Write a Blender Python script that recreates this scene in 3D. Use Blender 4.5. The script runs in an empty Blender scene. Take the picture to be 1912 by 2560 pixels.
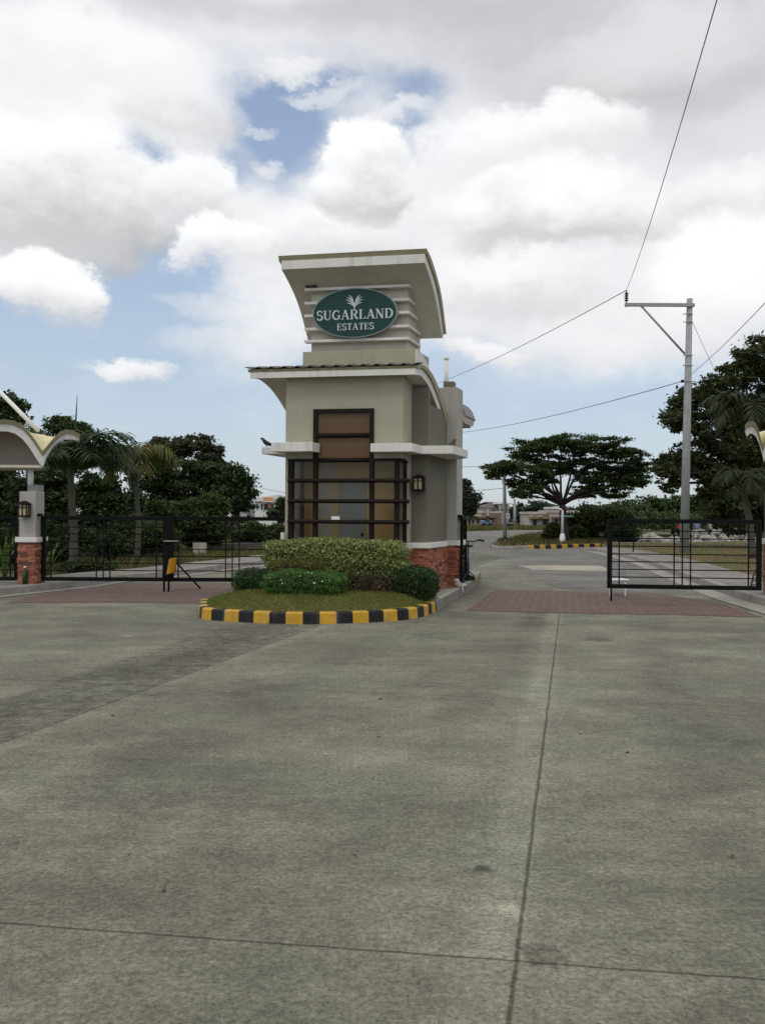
import bpy, math, random
import numpy as np
from mathutils import Vector
rad = math.radians
SC = bpy.context.scene
# ------------------------------------------------------------------ camera
F_PX = 2171.0
PITCH, ROLL = rad(.264), rad(.35)
def _rx(a):
    c, s = math.cos(a), math.sin(a); return np.array([[1,0,0],[0,c,-s],[0,s,c]])
def _rz(a):
    c, s = math.cos(a), math.sin(a); return np.array([[c,-s,0],[s,c,0],[0,0,1]])
RM = _rx(math.pi/2+PITCH) @ _rz(ROLL)
cam = bpy.data.cameras.new('camera'); camo = bpy.data.objects.new('camera', cam)
SC.collection.objects.link(camo); SC.camera = camo
cam.sensor_fit = 'VERTICAL'; cam.sensor_height = 36; cam.lens = 36*F_PX/2560
cam.clip_start = .05; cam.clip_end = 5000
from mathutils import Matrix
camo.matrix_world = Matrix.Translation((0,0,1.5)) @ Matrix(RM.tolist()).to_4x4()
# ------------------------------------------------------------------ view
SC.view_settings.view_transform = 'Standard'; SC.view_settings.look = 'None'
SC.view_settings.exposure = 0; SC.view_settings.gamma = 1
SC.render.film_transparent = False
SC.cycles.max_bounces = 6; SC.cycles.transparent_max_bounces = 12
SC.cycles.use_denoising = True
# ------------------------------------------------------------------ sun
SUN_EL, SUN_AZ = rad(58), rad(205)      # azimuth clockwise from +Y (the view direction)
sl = bpy.data.lights.new('sun', 'SUN'); sl.energy = .75; sl.angle = rad(14); sl.color = (1,.95,.87)
so = bpy.data.objects.new('sun', sl); SC.collection.objects.link(so)
sd = Vector((math.sin(SUN_AZ)*math.cos(SUN_EL), math.cos(SUN_AZ)*math.cos(SUN_EL), math.sin(SUN_EL)))
so.rotation_euler = (-sd).to_track_quat('-Z','Y').to_euler(); so.location = (0,0,40)
# ------------------------------------------------------------------ sky (physical sky + procedural cloud cover by direction)
W = bpy.data.worlds.new('World'); SC.world = W; W.use_nodes = True
def build_sky():
    nt = W.node_tree; N = nt.nodes; L = nt.links; N.clear()
    def math_(op, a, b=None, c=None, clamp=False):
        n = N.new('ShaderNodeMath'); n.operation = op; n.use_clamp = clamp
        for i, v in enumerate((a, b, c)):
            if v is None: continue
            if isinstance(v, (int, float)): n.inputs[i].default_value = v
            else: L.new(v, n.inputs[i])
        return n.outputs[0]
    tc = N.new('ShaderNodeTexCoord'); sep = N.new('ShaderNodeSeparateXYZ'); L.new(tc.outputs['Generated'], sep.inputs[0])
    x, y, z = sep.outputs
    az = math_('ARCTAN2', x, y); el = math_('ARCSINE', z)
    def noise(scale, detail, rough, seedz=0.):
        n = N.new('ShaderNodeTexNoise'); n.inputs['Scale'].default_value = scale; n.inputs['Detail'].default_value = detail
        n.inputs['Roughness'].default_value = rough
        m = N.new('ShaderNodeMapping'); m.inputs['Location'].default_value = (seedz, seedz*1.7, 3.1); m.inputs['Scale'].default_value = (1,1,1.5)
        L.new(tc.outputs['Generated'], m.inputs[0]); L.new(m.outputs[0], n.inputs['Vector']); return n
    w1 = noise(5.5, 8, .6, 2.3); s1 = N.new('ShaderNodeSeparateColor'); L.new(w1.outputs['Color'], s1.inputs[0])
    wa = math_('MULTIPLY_ADD', math_('SUBTRACT', s1.outputs[0], .5), .15, az)
    we = math_('MULTIPLY_ADD', math_('SUBTRACT', s1.outputs[1], .5), .11, el)
    K = 1912/1652
    def ae(px, py):
        a = math.atan((px*K-956)/F_PX); e = math.atan((1290-py*K)/F_PX*math.cos(a)); return a, e
    def field(blobs, base, A=None, E=None):
        A = A or wa; E = E or we
        acc = base
        for px, py, rx, ry, w in blobs:
            a, e = ae(px, py)
            dx = math_('MULTIPLY', math_('SUBTRACT', A, a), F_PX/(rx*K)/1.0)
            dy = math_('MULTIPLY', math_('SUBTRACT', E, e), F_PX/(ry*K)/1.0)
            d2 = math_('ADD', math_('MULTIPLY', dx, dx), math_('MULTIPLY', dy, dy))
            g = math_('POWER', 2.718, math_('MULTIPLY', d2, -1.0))
            acc = math_('MULTIPLY_ADD', g, w, acc)
        return acc
    # coverage base falls towards the horizon
    mr = N.new('ShaderNodeMapRange'); mr.inputs['From Min'].default_value = ae(800,860)[1]; mr.inputs['From Max'].default_value = ae(800,470)[1]
    mr.inputs['To Min'].default_value = -.5; mr.inputs['To Max'].default_value = .75; mr.interpolation_type = 'SMOOTHSTEP'; L.new(we, mr.inputs[0])
    cover = [(640,190,190,75,-1.15),(600,300,110,110,-1.3),(880,200,80,50,-.9),(910,310,110,40,-1.3),(300,325,80,40,-1.0),(455,345,60,50,-.8),
             (325,480,60,90,-1.5),(380,570,90,60,-1.3),(250,640,190,80,-1.0),(60,715,180,50,-.6),(640,520,50,20,-.5),
             (1300,600,450,130,.6),(1300,740,300,60,.25),(560,700,260,60,.25),(620,130,110,22,.5),(720,215,110,28,.35)]
    cov = field(cover, mr.outputs[0])
    n2 = noise(10, 8, .62, 7.7)
    cov = math_('MULTIPLY_ADD', math_('SUBTRACT', n2.outputs['Fac'], .5), 1.1, cov)
    ms = N.new('ShaderNodeMapRange'); ms.interpolation_type = 'SMOOTHSTEP'; L.new(cov, ms.inputs[0])
    ms.inputs['From Min'].default_value = -.55; ms.inputs['From Max'].default_value = .55; ms.inputs['To Max'].default_value = .96
    shade = [(1500,130,360,120,-.30),(1050,110,280,75,-.24),(700,15,900,45,-.26),(100,30,300,40,-.1),(1150,610,300,60,-.10),(1350,720,300,40,-.06),(1580,300,140,40,-.08),
             (120,150,260,80,.08),(1020,300,160,60,.08),(1600,580,160,80,.08)]
    br = field(shade, .90)
    n3 = noise(6, 9, .6, 4.4)
    br = math_('MULTIPLY_ADD', math_('SUBTRACT', n3.outputs['Fac'], .5), .42, br)
    cr = N.new('ShaderNodeValToRGB'); L.new(br, cr.inputs[0]); e = cr.color_ramp.elements
    e[0].position = .30; e[0].color = (.44,.455,.49,1); e[1].position = 1.0; e[1].color = (1.0,1.0,1.0,1)
    k = e.new(.62); k.color = (.62,.63,.66,1); k = e.new(.82); k.color = (.82,.83,.85,1)
    # separate cumulus heaps, each with a crisp bright crown and a greyer, softer base
    wb = noise(13, 9, .64, 11.3); s2 = N.new('ShaderNodeSeparateColor'); L.new(wb.outputs['Color'], s2.inputs[0])
    ca_ = math_('MULTIPLY_ADD', math_('SUBTRACT', s2.outputs[0], .5), .075, wa_soft := math_('MULTIPLY_ADD', math_('SUBTRACT', s1.outputs[0], .5), .13, az))
    ce_ = math_('MULTIPLY_ADD', math_('SUBTRACT', s2.outputs[1], .5), .065, math_('MULTIPLY_ADD', math_('SUBTRACT', s1.outputs[1], .5), .09, el))
    nb = math_('SUBTRACT', n3.outputs['Fac'], .5)
    heaps = [(150,120,330,90,.9,1.0,.86,.9),(390,235,150,80,.8,.93,.66,.75),(1400,150,420,120,.9,.80,.55,.85),(1230,290,170,70,.5,1.02,.80,.9),(1040,320,190,80,.55,1.02,.86,.95),
             (120,430,270,175,.35,1.02,.50,1.),(1560,420,200,80,.6,.98,.62,.8),(700,520,250,90,.6,1.0,.70,.8),(1180,450,270,105,.5,1.03,.56,.95),(1090,610,280,90,.6,1.0,.68,.85),(1610,590,240,150,.5,1.04,.86,.95),
             (400,400,110,95,.35,1.02,.70,.95),(785,375,130,122,.28,1.05,.56,1.),(560,350,50,30,.8,.95,.8,.7),(465,525,120,72,.35,1.05,.80,.97),
             (95,632,145,85,.3,1.04,.68,1.),(268,795,140,36,.5,.98,.80,.9),(1045,755,120,42,.6,1.0,.80,.9),(1370,730,330,65,.9,.93,.78,.6),(690,185,110,26,1.,.95,.88,.6),(600,135,90,22,1.,.95,.88,.6),(850,245,90,20,1.,.95,.9,.6),(560,260,60,16,1.,.95,.9,.4),(560,730,260,50,1.0,.88,.75,.45),(430,650,120,30,1.,.9,.8,.35)]
    def col3(v): return (v*.985, v*.99, v*1.01 if v < .9 else v, 1)
    layers = []
    for px, py, rx, ry, soft, top, bot, op in heaps:
        a, e_ = ae(px, py)
        dx = math_('MULTIPLY', math_('SUBTRACT', ca_, a), F_PX/(rx*K)); dy = math_('MULTIPLY', math_('SUBTRACT', ce_, e_), F_PX/(ry*K))
        d2 = math_('ADD', math_('MULTIPLY', dx, dx), math_('MULTIPLY', dy, dy)); d2 = math_('MULTIPLY_ADD', math_('SUBTRACT', n2.outputs['Fac'], .5), 1.1, d2)
        al = N.new('ShaderNodeMapRange'); al.interpolation_type = 'SMOOTHSTEP'; L.new(d2, al.inputs[0]); al.inputs['From Min'].default_value = 1.0; al.inputs['From Max'].default_value = 1.0-min(1., soft*1.45); al.inputs['To Max'].default_value = op
        bf = N.new('ShaderNodeMapRange'); bf.interpolation_type = 'SMOOTHSTEP'; L.new(math_('MULTIPLY_ADD', nb, 1.2, dy), bf.inputs[0]); bf.inputs['From Min'].default_value = -1.0; bf.inputs['From Max'].default_value = -.25
        alp = math_('MULTIPLY', al.outputs[0], bf.outputs[0])
        t_ = math_('MULTIPLY_ADD', nb, 1.7, math_('MULTIPLY_ADD', dx, -.12, dy))
        sh = N.new('ShaderNodeMapRange'); sh.interpolation_type = 'SMOOTHSTEP'; L.new(t_, sh.inputs[0]); sh.inputs['From Min'].default_value = -.75; sh.inputs['From Max'].default_value = .55
        cm = N.new('ShaderNodeMix'); cm.data_type = 'RGBA'; L.new(sh.outputs[0], cm.inputs[0]); cm.inputs[6].default_value = col3(bot); cm.inputs[7].default_value = col3(top)
        layers.append((alp, cm.outputs[2]))
    sky = N.new('ShaderNodeTexSky'); sky.sky_type = 'NISHITA'; sky.sun_disc = False; sky.sun_elevation = SUN_EL; sky.sun_rotation = SUN_AZ
    sky.air_density = 1.0; sky.dust_density = .6
    # thin humid veil over the blue, thickest at the horizon
    veil = N.new('ShaderNodeMapRange'); L.new(el, veil.inputs[0]); veil.inputs['From Min'].default_value = 0; veil.inputs['From Max'].default_value = .42
    veil.inputs['To Min'].default_value = .85; veil.inputs['To Max'].default_value = .34
    vm = N.new('ShaderNodeMix'); vm.data_type = 'RGBA'; L.new(veil.outputs[0], vm.inputs[0]); vm.inputs[7].default_value = (5.0,5.75,6.4,1)
    sm = N.new('ShaderNodeMix'); sm.data_type = 'RGBA'; sm.blend_type = 'MULTIPLY'; sm.inputs[0].default_value = 1
    L.new(sky.outputs[0], sm.inputs[6]); sm.inputs[7].default_value = (1.5,1.5,1.6,1)
    L.new(sm.outputs[2], vm.inputs[6])
    def times10(c):
        m_ = N.new('ShaderNodeMix'); m_.data_type = 'RGBA'; m_.blend_type = 'MULTIPLY'; m_.inputs[0].default_value = 1; L.new(c, m_.inputs[6]); m_.inputs[7].default_value = (10,10,10,1); return m_.outputs[2]
    fm = N.new('ShaderNodeMix'); fm.data_type = 'RGBA'; L.new(ms.outputs[0], fm.inputs[0]); L.new(vm.outputs[2], fm.inputs[6]); L.new(times10(cr.outputs[0]), fm.inputs[7])
    for al, c in layers:
        f2 = N.new('ShaderNodeMix'); f2.data_type = 'RGBA'; L.new(al, f2.inputs[0]); L.new(fm.outputs[2], f2.inputs[6]); L.new(times10(c), f2.inputs[7]); fm = f2
    bg = N.new('ShaderNodeBackground'); bg.inputs[1].default_value = .1; L.new(fm.outputs[2], bg.inputs[0])
    o = N.new('ShaderNodeOutputWorld'); L.new(bg.outputs[0], o.inputs[0])
build_sky()
# ------------------------------------------------------------------ geometry helpers
CAMP = np.array([0,0,1.5])
def ray(px, py): return RM @ np.array([(px-956)/F_PX, -(py-1280)/F_PX, -1])
def P(px, py, Y):
    d = ray(px, py); return CAMP + d*(Y/d[1])
def G(px, py, z=0.):
    d = ray(px, py); return CAMP + d*((z-1.5)/d[2])
BO = np.array([.343, 15.0]); BU = np.array([math.cos(rad(10.5)), -math.sin(rad(10.5))]); BV = np.array([math.sin(rad(18.5)), math.cos(rad(18.5))])
def B3(u, v, z):
    p = BO+u*BU+v*BV; return (p[0], p[1], z)
OR = {}
COL = SC.collection
class MB:
    def __init__(s): s.v = []; s.f = []; s.m = []; s.sm = []
    def add(s, vs, fs, mi=0, smooth=False):
        b = len(s.v); s.v += [tuple(map(float, q)) for q in vs]
        for f in fs: s.f.append(tuple(b+i for i in f)); s.m.append(mi); s.sm.append(smooth)
        return s
    def hexa(s, c, mi=0):      # 8 corners: bottom 4 ccw, top 4
        return s.add(c, [(3,2,1,0),(4,5,6,7),(0,1,5,4),(1,2,6,5),(2,3,7,6),(3,0,4,7)], mi)
    def box(s, c, d, rz=0, mi=0):
        cx, cy, cz = c; x, y, z = d[0]/2, d[1]/2, d[2]/2; ca, sa = math.cos(rz), math.sin(rz)
        q = [(-x,-y),(x,-y),(x,y),(-x,y)]
        return s.hexa([(cx+a*ca-b*sa, cy+a*sa+b*ca, cz+k) for k in (-z, z) for a, b in q], mi)
    def uv(s, u0, u1, v0, v1, z0, z1, mi=0):   # box on the gatehouse's axes
        q = [(u0,v0),(u1,v0),(u1,v1),(u0,v1)]
        return s.hexa([B3(a,b,k) for k in (z0,z1) for a, b in q], mi)
    def prism(s, poly, z0, z1, mi=0):
        n = len(poly); vs = [(x,y,z0) for x, y in poly]+[(x,y,z1) for x, y in poly]
        fs = [tuple(range(n-1,-1,-1)), tuple(range(n,2*n))]+[(i,(i+1)%n,n+(i+1)%n,n+i) for i in range(n)]
        return s.add(vs, fs, mi)
    def bridge(s, A, Bp, mi=0, caps=True):     # loft between two closed loops
        n = len(A); vs = list(A)+list(Bp)
        fs = [(i,(i+1)%n,n+(i+1)%n,n+i) for i in range(n)]
        if caps: fs += [tuple(range(n-1,-1,-1)), tuple(range(n,2*n))]
        return s.add(vs, fs, mi)
    def tube(s, pts, r, seg=8, mi=0, smooth=True, caps=True):
        pts = [Vector(p) for p in pts]; n = len(pts)
        rs = r if isinstance(r, (list, tuple)) else [r]*n
        vs = []; up = Vector((0,0,1)); X = None
        for i, p in enumerate(pts):
            t = (pts[min(i+1,n-1)]-pts[max(i-1,0)])
            t = t.normalized() if t.length > 1e-9 else Vector((0,0,1))
            if X is None:
                a = Vector((1,0,0)) if abs(t.x) < .8 else Vector((0,1,0)); X = (a-t*a.dot(t)).normalized()
            else:
                X = X-t*X.dot(t); X = X.normalized() if X.length > 1e-6 else t.orthogonal().normalized()
            Yv = t.cross(X)
            for k in range(seg):
                a = 2*math.pi*k/seg; vs.append(p+(X*math.cos(a)+Yv*math.sin(a))*rs[i])
        fs = [(i*seg+k, i*seg+(k+1)%seg, (i+1)*seg+(k+1)%seg, (i+1)*seg+k) for i in range(n-1) for k in range(seg)]
        s.add(vs, fs, mi, smooth)
        if caps:
            b = len(s.v)-len(vs)
            s.f.append(tuple(b+k for k in range(seg-1,-1,-1))); s.m.append(mi); s.sm.append(False)
            s.f.append(tuple(b+(n-1)*seg+k for k in range(seg))); s.m.append(mi); s.sm.append(False)
        return s
    def ell(s, c, r, nu=14, nv=9, p=1.0, jit=0, mi=0, rz=0, rnd=None):
        def sp(a, e): return math.copysign(abs(a)**e, a)
        vs = []; ca, sa = math.cos(rz), math.sin(rz)
        for j in range(nv+1):
            ph = -math.pi/2+math.pi*j/nv
            for i in range(nu):
                th = 2*math.pi*i/nu; k = 1+(rnd.uniform(-jit,jit) if rnd else 0)
                a = r[0]*sp(math.cos(ph),p)*sp(math.cos(th),p)*k; b = r[1]*sp(math.cos(ph),p)*sp(math.sin(th),p)*k
                vs.append((c[0]+a*ca-b*sa, c[1]+a*sa+b*ca, c[2]+r[2]*sp(math.sin(ph),p)*k))
        fs = [(j*nu+i, j*nu+(i+1)%nu, (j+1)*nu+(i+1)%nu, (j+1)*nu+i) for j in range(nv) for i in range(nu)]
        return s.add(vs, fs, mi, True)
    def build(s, name, mats, parent=None, origin=None, bevel=0):
        if not isinstance(mats, (list, tuple)): mats = [mats]
        me = bpy.data.meshes.new(name); o = bpy.data.objects.new(name, me); COL.objects.link(o)
        if parent is not None:
            og = OR[parent.name]; o.parent = parent
        else:
            if origin is None:
                a = np.array(s.v); origin = ((a[:,0].min()+a[:,0].max())/2, (a[:,1].min()+a[:,1].max())/2, a[:,2].min())
            og = tuple(map(float, origin)); o.location = og
        OR[o.name] = og
        me.from_pydata([(x-og[0], y-og[1], z-og[2]) for x, y, z in s.v], [], s.f)
        me.polygons.foreach_set('material_index', s.m); me.polygons.foreach_set('use_smooth', s.sm)
        for m in mats: me.materials.append(m)
        me.update()
        if bevel:
            b = o.modifiers.new('bevel','BEVEL'); b.width = bevel; b.segments = 2; b.limit_method = 'ANGLE'; b.angle_limit = rad(40)
        return o
def quads_obj(name, V, mats, parent=None, origin=None, midx=None, core=None):
    """V: (n,4,3) leaf quads -> one mesh; core: optional MB merged in"""
    V = np.asarray(V, dtype=np.float32); n = len(V); cv = core.v if core else []; cf = core.f if core else []
    me = bpy.data.meshes.new(name); o = bpy.data.objects.new(name, me); COL.objects.link(o)
    if parent is not None: og = OR[parent.name]; o.parent = parent
    else:
        if origin is None: a = V.reshape(-1,3); origin = (a[:,0].mean(), a[:,1].mean(), a[:,2].min())
        og = tuple(map(float, origin)); o.location = og
    OR[o.name] = og
    allv = V.reshape(-1,3)
    if cv: allv = np.vstack([allv, np.array(cv, dtype=np.float32)])
    allv = allv-np.array(og, dtype=np.float32)
    me.vertices.add(len(allv)); me.vertices.foreach_set('co', allv.ravel())
    li = list(range(n*4)); ls = list(range(0, n*4, 4)); lt = [4]*n
    pos = n*4
    for f in cf:
        ls.append(pos); lt.append(len(f)); li += [n*4+i for i in f]; pos += len(f)
    me.loops.add(len(li)); me.loops.foreach_set('vertex_index', li)
    me.polygons.add(len(ls)); me.polygons.foreach_set('loop_start', ls); me.polygons.foreach_set('loop_total', lt)
    mi = list(midx) if midx is not None else [0]*n
    mi += [m for m in (core.m if core else [])]
    me.polygons.foreach_set('material_index', mi)
    for m in (mats if isinstance(mats, (list,tuple)) else [mats]): me.materials.append(m)
    me.update(calc_edges=True); me.validate()
    return o
def tag(o, label=None, cat=None, group=None, kind=None):
    if label: o['label'] = label
    if cat: o['category'] = cat
    if group: o['group'] = group
    if kind: o['kind'] = kind
    return o
def thing(name, label, cat, loc, group=None):
    o = bpy.data.objects.new(name, None); COL.objects.link(o); o.location = tuple(map(float, loc)); o.empty_display_size = .3
    OR[o.name] = tuple(map(float, loc)); return tag(o, label, cat, group)
def structure(o, label=None): o['kind'] = 'structure'; 
# ------------------------------------------------------------------ materials
def mat(name, col, rough=.8, var=.12, scale=3., col2=None, bump=0., bscale=40., spec=.3, metal=0., stain=None, detail=6):
    m = bpy.data.materials.new(name); m.use_nodes = True; nt = m.node_tree; N = nt.nodes; L = nt.links
    b = N['Principled BSDF']; b.inputs['Roughness'].default_value = rough; b.inputs['Metallic'].default_value = metal
    b.inputs['Specular IOR Level'].default_value = spec
    tc = N.new('ShaderNodeTexCoord'); n = N.new('ShaderNodeTexNoise'); n.inputs['Scale'].default_value = scale; n.inputs['Detail'].default_value = detail
    n.inputs['Roughness'].default_value = .6; L.new(tc.outputs['Object'], n.inputs['Vector'])
    r = N.new('ShaderNodeValToRGB'); L.new(n.outputs['Fac'], r.inputs[0]); r.color_ramp.elements[0].position = .3; r.color_ramp.elements[1].position = .72
    c2 = col2 or tuple(max(0, c*(1-2*var)) for c in col); c1 = col if col2 else tuple(min(1, c*(1+var*.5)) for c in col)
    r.color_ramp.elements[0].color = (*c2, 1); r.color_ramp.elements[1].color = (*c1, 1)
    out = r.outputs[0]
    if stain:   # vertical rain streaks: (colour, amount)
        mp = N.new('ShaderNodeMapping'); mp.inputs['Scale'].default_value = (9,9,.6); L.new(tc.outputs['Object'], mp.inputs[0])
        n2 = N.new('ShaderNodeTexNoise'); n2.inputs['Scale'].default_value = 1.; n2.inputs['Detail'].default_value = 5; L.new(mp.outputs[0], n2.inputs['Vector'])
        mr = N.new('ShaderNodeMapRange'); L.new(n2.outputs['Fac'], mr.inputs[0]); mr.inputs['From Min'].default_value = .52; mr.inputs['From Max'].default_value = .75
        mr.inputs['To Max'].default_value = stain[1]
        mx = N.new('ShaderNodeMix'); mx.data_type = 'RGBA'; L.new(mr.outputs[0], mx.inputs[0]); L.new(out, mx.inputs[6]); mx.inputs[7].default_value = (*stain[0],1); out = mx.outputs[2]
    L.new(out, b.inputs['Base Color'])
    if bump:
        bn = N.new('ShaderNodeTexNoise'); bn.inputs['Scale'].default_value = bscale; bn.inputs['Detail'].default_value = 4; L.new(tc.outputs['Object'], bn.inputs['Vector'])
        bp = N.new('ShaderNodeBump'); bp.inputs['Strength'].default_value = bump; bp.inputs['Distance'].default_value = .02
        L.new(bn.outputs['Fac'], bp.inputs['Height']); L.new(bp.outputs[0], b.inputs['Normal'])
    return m
def leafmat(name, cols, rough=.55, trans=.25):
    """cols: list of leaf colours, picked at random leaf by leaf"""
    m = bpy.data.materials.new(name); m.use_nodes = True; nt = m.node_tree; N = nt.nodes; L = nt.links
    b = N['Principled BSDF']; b.inputs['Roughness'].default_value = rough; b.inputs['Specular IOR Level'].default_value = .25
    g = N.new('ShaderNodeNewGeometry'); r = N.new('ShaderNodeValToRGB'); L.new(g.outputs['Random Per Island'], r.inputs[0])
    e = r.color_ramp.elements
    while len(e) < len(cols): e.new(.5)
    for i, c in enumerate(cols): e[i].position = i/max(1, len(cols)-1); e[i].color = (*c, 1)
    L.new(r.outputs[0], b.inputs['Base Color'])
    t = N.new('ShaderNodeBsdfTranslucent'); L.new(r.outputs[0], t.inputs[0])
    mx = N.new('ShaderNodeMixShader'); mx.inputs[0].default_value = trans; L.new(b.outputs[0], mx.inputs[1]); L.new(t.outputs[0], mx.inputs[2])
    L.new(mx.outputs[0], N['Material Output'].inputs['Surface'])
    return m
def glassmat(name, col, alpha, rough=.05):
    m = bpy.data.materials.new(name); m.use_nodes = True; nt = m.node_tree; N = nt.nodes; L = nt.links
    b = N['Principled BSDF']; b.inputs['Base Color'].default_value = (*col,1); b.inputs['Roughness'].default_value = .5; b.inputs['Specular IOR Level'].default_value = .2
    t = N.new('ShaderNodeBsdfTransparent'); t.inputs[0].default_value = (.95,.93,.88,1)
    mx = N.new('ShaderNodeMixShader'); mx.inputs[0].default_value = alpha; L.new(t.outputs[0], mx.inputs[1]); L.new(b.outputs[0], mx.inputs[2])
    g = N.new('ShaderNodeBsdfGlossy'); g.inputs['Roughness'].default_value = rough; f = N.new('ShaderNodeFresnel'); f.inputs[0].default_value = 1.33
    tc = N.new('ShaderNodeTexCoord'); n = N.new('ShaderNodeTexNoise'); n.inputs['Scale'].default_value = 1.6; L.new(tc.outputs['Object'], n.inputs['Vector'])
    bp = N.new('ShaderNodeBump'); bp.inputs['Strength'].default_value = .12; bp.inputs['Distance'].default_value = .05; L.new(n.outputs['Fac'], bp.inputs['Height']); L.new(bp.outputs[0], g.inputs['Normal'])
    m2 = N.new('ShaderNodeMixShader'); L.new(f.outputs[0], m2.inputs[0]); L.new(mx.outputs[0], m2.inputs[1]); L.new(g.outputs[0], m2.inputs[2])
    L.new(m2.outputs[0], N['Material Output'].inputs['Surface']); return m
M = {}
M['wall'] = mat('painted_wall', (.40,.37,.285), .85, .05, 1.5, bump=.15, bscale=70, stain=((.26,.24,.18),.10))
M['wall_dark'] = mat('dark_tone', (.17,.16,.125), .85, .08, 1.5, bump=.15, bscale=70)  # painted-wall hue, much darker and without streaks
M['pillar'] = mat('grey_render', (.41,.39,.35), .85, .05, 1.8, bump=.15, bscale=70, stain=((.24,.22,.19),.3))
M['trim'] = mat('white_trim', (.74,.72,.68), .75, .05, 2.5, bump=.1, bscale=60, stain=((.42,.40,.36),.5))
M['cream'] = mat('cream_block', (.52,.48,.41), .8, .05, 2, bump=.1, bscale=60, stain=((.36,.33,.27),.4))
M['plinth'] = mat('olive_beige', (.40,.375,.27), .8, .06, 2, bump=.1, bscale=60, stain=((.25,.24,.18),.4))
M['roofing'] = mat('olive_roofing', (.33,.30,.19), .6, .12, 3, stain=((.18,.16,.10),.4))
M['edge'] = mat('sheet_edge_brown', (.20,.175,.10), .7, .15, 4)
M['roofdark'] = mat('weathered_sheet', (.12,.115,.10), .6, .2, 6)
M['soffit'] = mat('soffit', (.58,.54,.46), .85, .06, 1.5, stain=((.4,.36,.3),.4))
M['frame'] = mat('brown_steel', (.018,.012,.010), .6, .2, 12, spec=.15)
M['gate'] = mat('black_steel', (.008,.008,.009), .7, .25, 10, spec=.12)
M['ochre'] = mat('ochre_paint', (.82,.56,.24), .8, .05, 2)
M['inner'] = mat('interior_grey', (.66,.65,.62), .8, .05, 2)
M['door'] = mat('grey_blue_door', (.42,.47,.52), .5, .08, 3)
M['white'] = mat('white_paint', (.8,.8,.8), .5, .03, 4)
M['pane'] = glassmat('window_glass', (.10,.085,.06), .06)
M['brownpane'] = glassmat('brown_glass', (.13,.068,.024), .88, .10)
M['sign'] = mat('sign_green', (.007,.048,.045), .45, .06, 4)
M['sign_rim'] = mat('sign_rim', (.28,.33,.34), .4, .05, 4)
M['letters'] = mat('sign_letters', (.62,.66,.66), .5, .03, 4)
M['metal'] = mat('galvanised', (.30,.30,.29), .55, .1, 6, metal=.2)
M['conc'] = mat('pole_concrete', (.36,.37,.375), .85, .08, 3, bump=.2, bscale=30, stain=((.22,.22,.22),.5))
M['kerbc'] = mat('kerb_concrete', (.33,.31,.28), .9, .18, 3, bump=.4, bscale=25)
M['pave'] = mat('pavement_concrete', (.25,.235,.21), .9, .2, 2, bump=.3, bscale=30)
M['yellow'] = mat('kerb_yellow', (.62,.35,.03), .7, .14, 7, bump=.25, bscale=40, stain=((.30,.24,.16),.85))
M['black'] = mat('kerb_black', (.016,.016,.018), .6, .3, 7, bump=.3, bscale=40, stain=((.12,.11,.10),.6))
M['wire'] = mat('wire_dark', (.10,.10,.11), .6, .1, 3)
M['lampglass'] = mat('lamp_glass', (.52,.42,.26), .3, .1, 20)
M['bark'] = mat('bark', (.045,.037,.030), .95, .25, 6, bump=.6, bscale=18)
M['palmbark'] = mat('palm_bark', (.11,.10,.085), .95, .2, 8, bump=.5, bscale=18)
M['rubble'] = mat('rubble', (.50,.48,.44), .95, .25, 1.2, bump=.5, bscale=10)
M['roofyellow'] = mat('yellow_roofing', (.64,.58,.34), .6, .06, 4, stain=((.45,.40,.2),.3))
M['skin'] = mat('skin', (.28,.16,.10), .6, .05, 5)
# slate bricks of the base
def brickmat():
    m = bpy.data.materials.new('ledge_brick'); m.use_nodes = True; nt = m.node_tree; N = nt.nodes; L = nt.links; b = N['Principled BSDF']; b.inputs['Roughness'].default_value = .85
    g = N.new('ShaderNodeNewGeometry'); r = N.new('ShaderNodeValToRGB'); L.new(g.outputs['Random Per Island'], r.inputs[0]); e = r.color_ramp.elements
    cs = [(0,(.09,.05,.04)),(.10,(.15,.06,.04)),(.18,(.25,.08,.045)),(.5,(.32,.108,.06)),(.8,(.38,.145,.082)),(1,(.36,.19,.115))]
    while len(e) < len(cs): e.new(.5)
    for i, (p, c) in enumerate(cs): e[i].position = p; e[i].color = (*c,1)
    tc = N.new('ShaderNodeTexCoord'); n = N.new('ShaderNodeTexNoise'); n.inputs['Scale'].default_value = 22; n.inputs['Detail'].default_value = 6; L.new(tc.outputs['Object'], n.inputs['Vector'])
    mr = N.new('ShaderNodeMapRange'); L.new(n.outputs['Fac'], mr.inputs[0]); mr.inputs['To Min'].default_value = .55; mr.inputs['To Max'].default_value = 1.4
    mx = N.new('ShaderNodeMix'); mx.data_type = 'RGBA'; mx.blend_type = 'MULTIPLY'; mx.inputs[0].default_value = 1; L.new(r.outputs[0], mx.inputs[6]); L.new(mr.outputs[0], mx.inputs[7])
    L.new(mx.outputs[2], b.inputs['Base Color'])
    bp = N.new('ShaderNodeBump'); bp.inputs['Strength'].default_value = .5; bp.inputs['Distance'].default_value = .02; L.new(n.outputs['Fac'], bp.inputs['Height']); L.new(bp.outputs[0], b.inputs['Normal'])
    return m
M['brick'] = brickmat()
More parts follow.
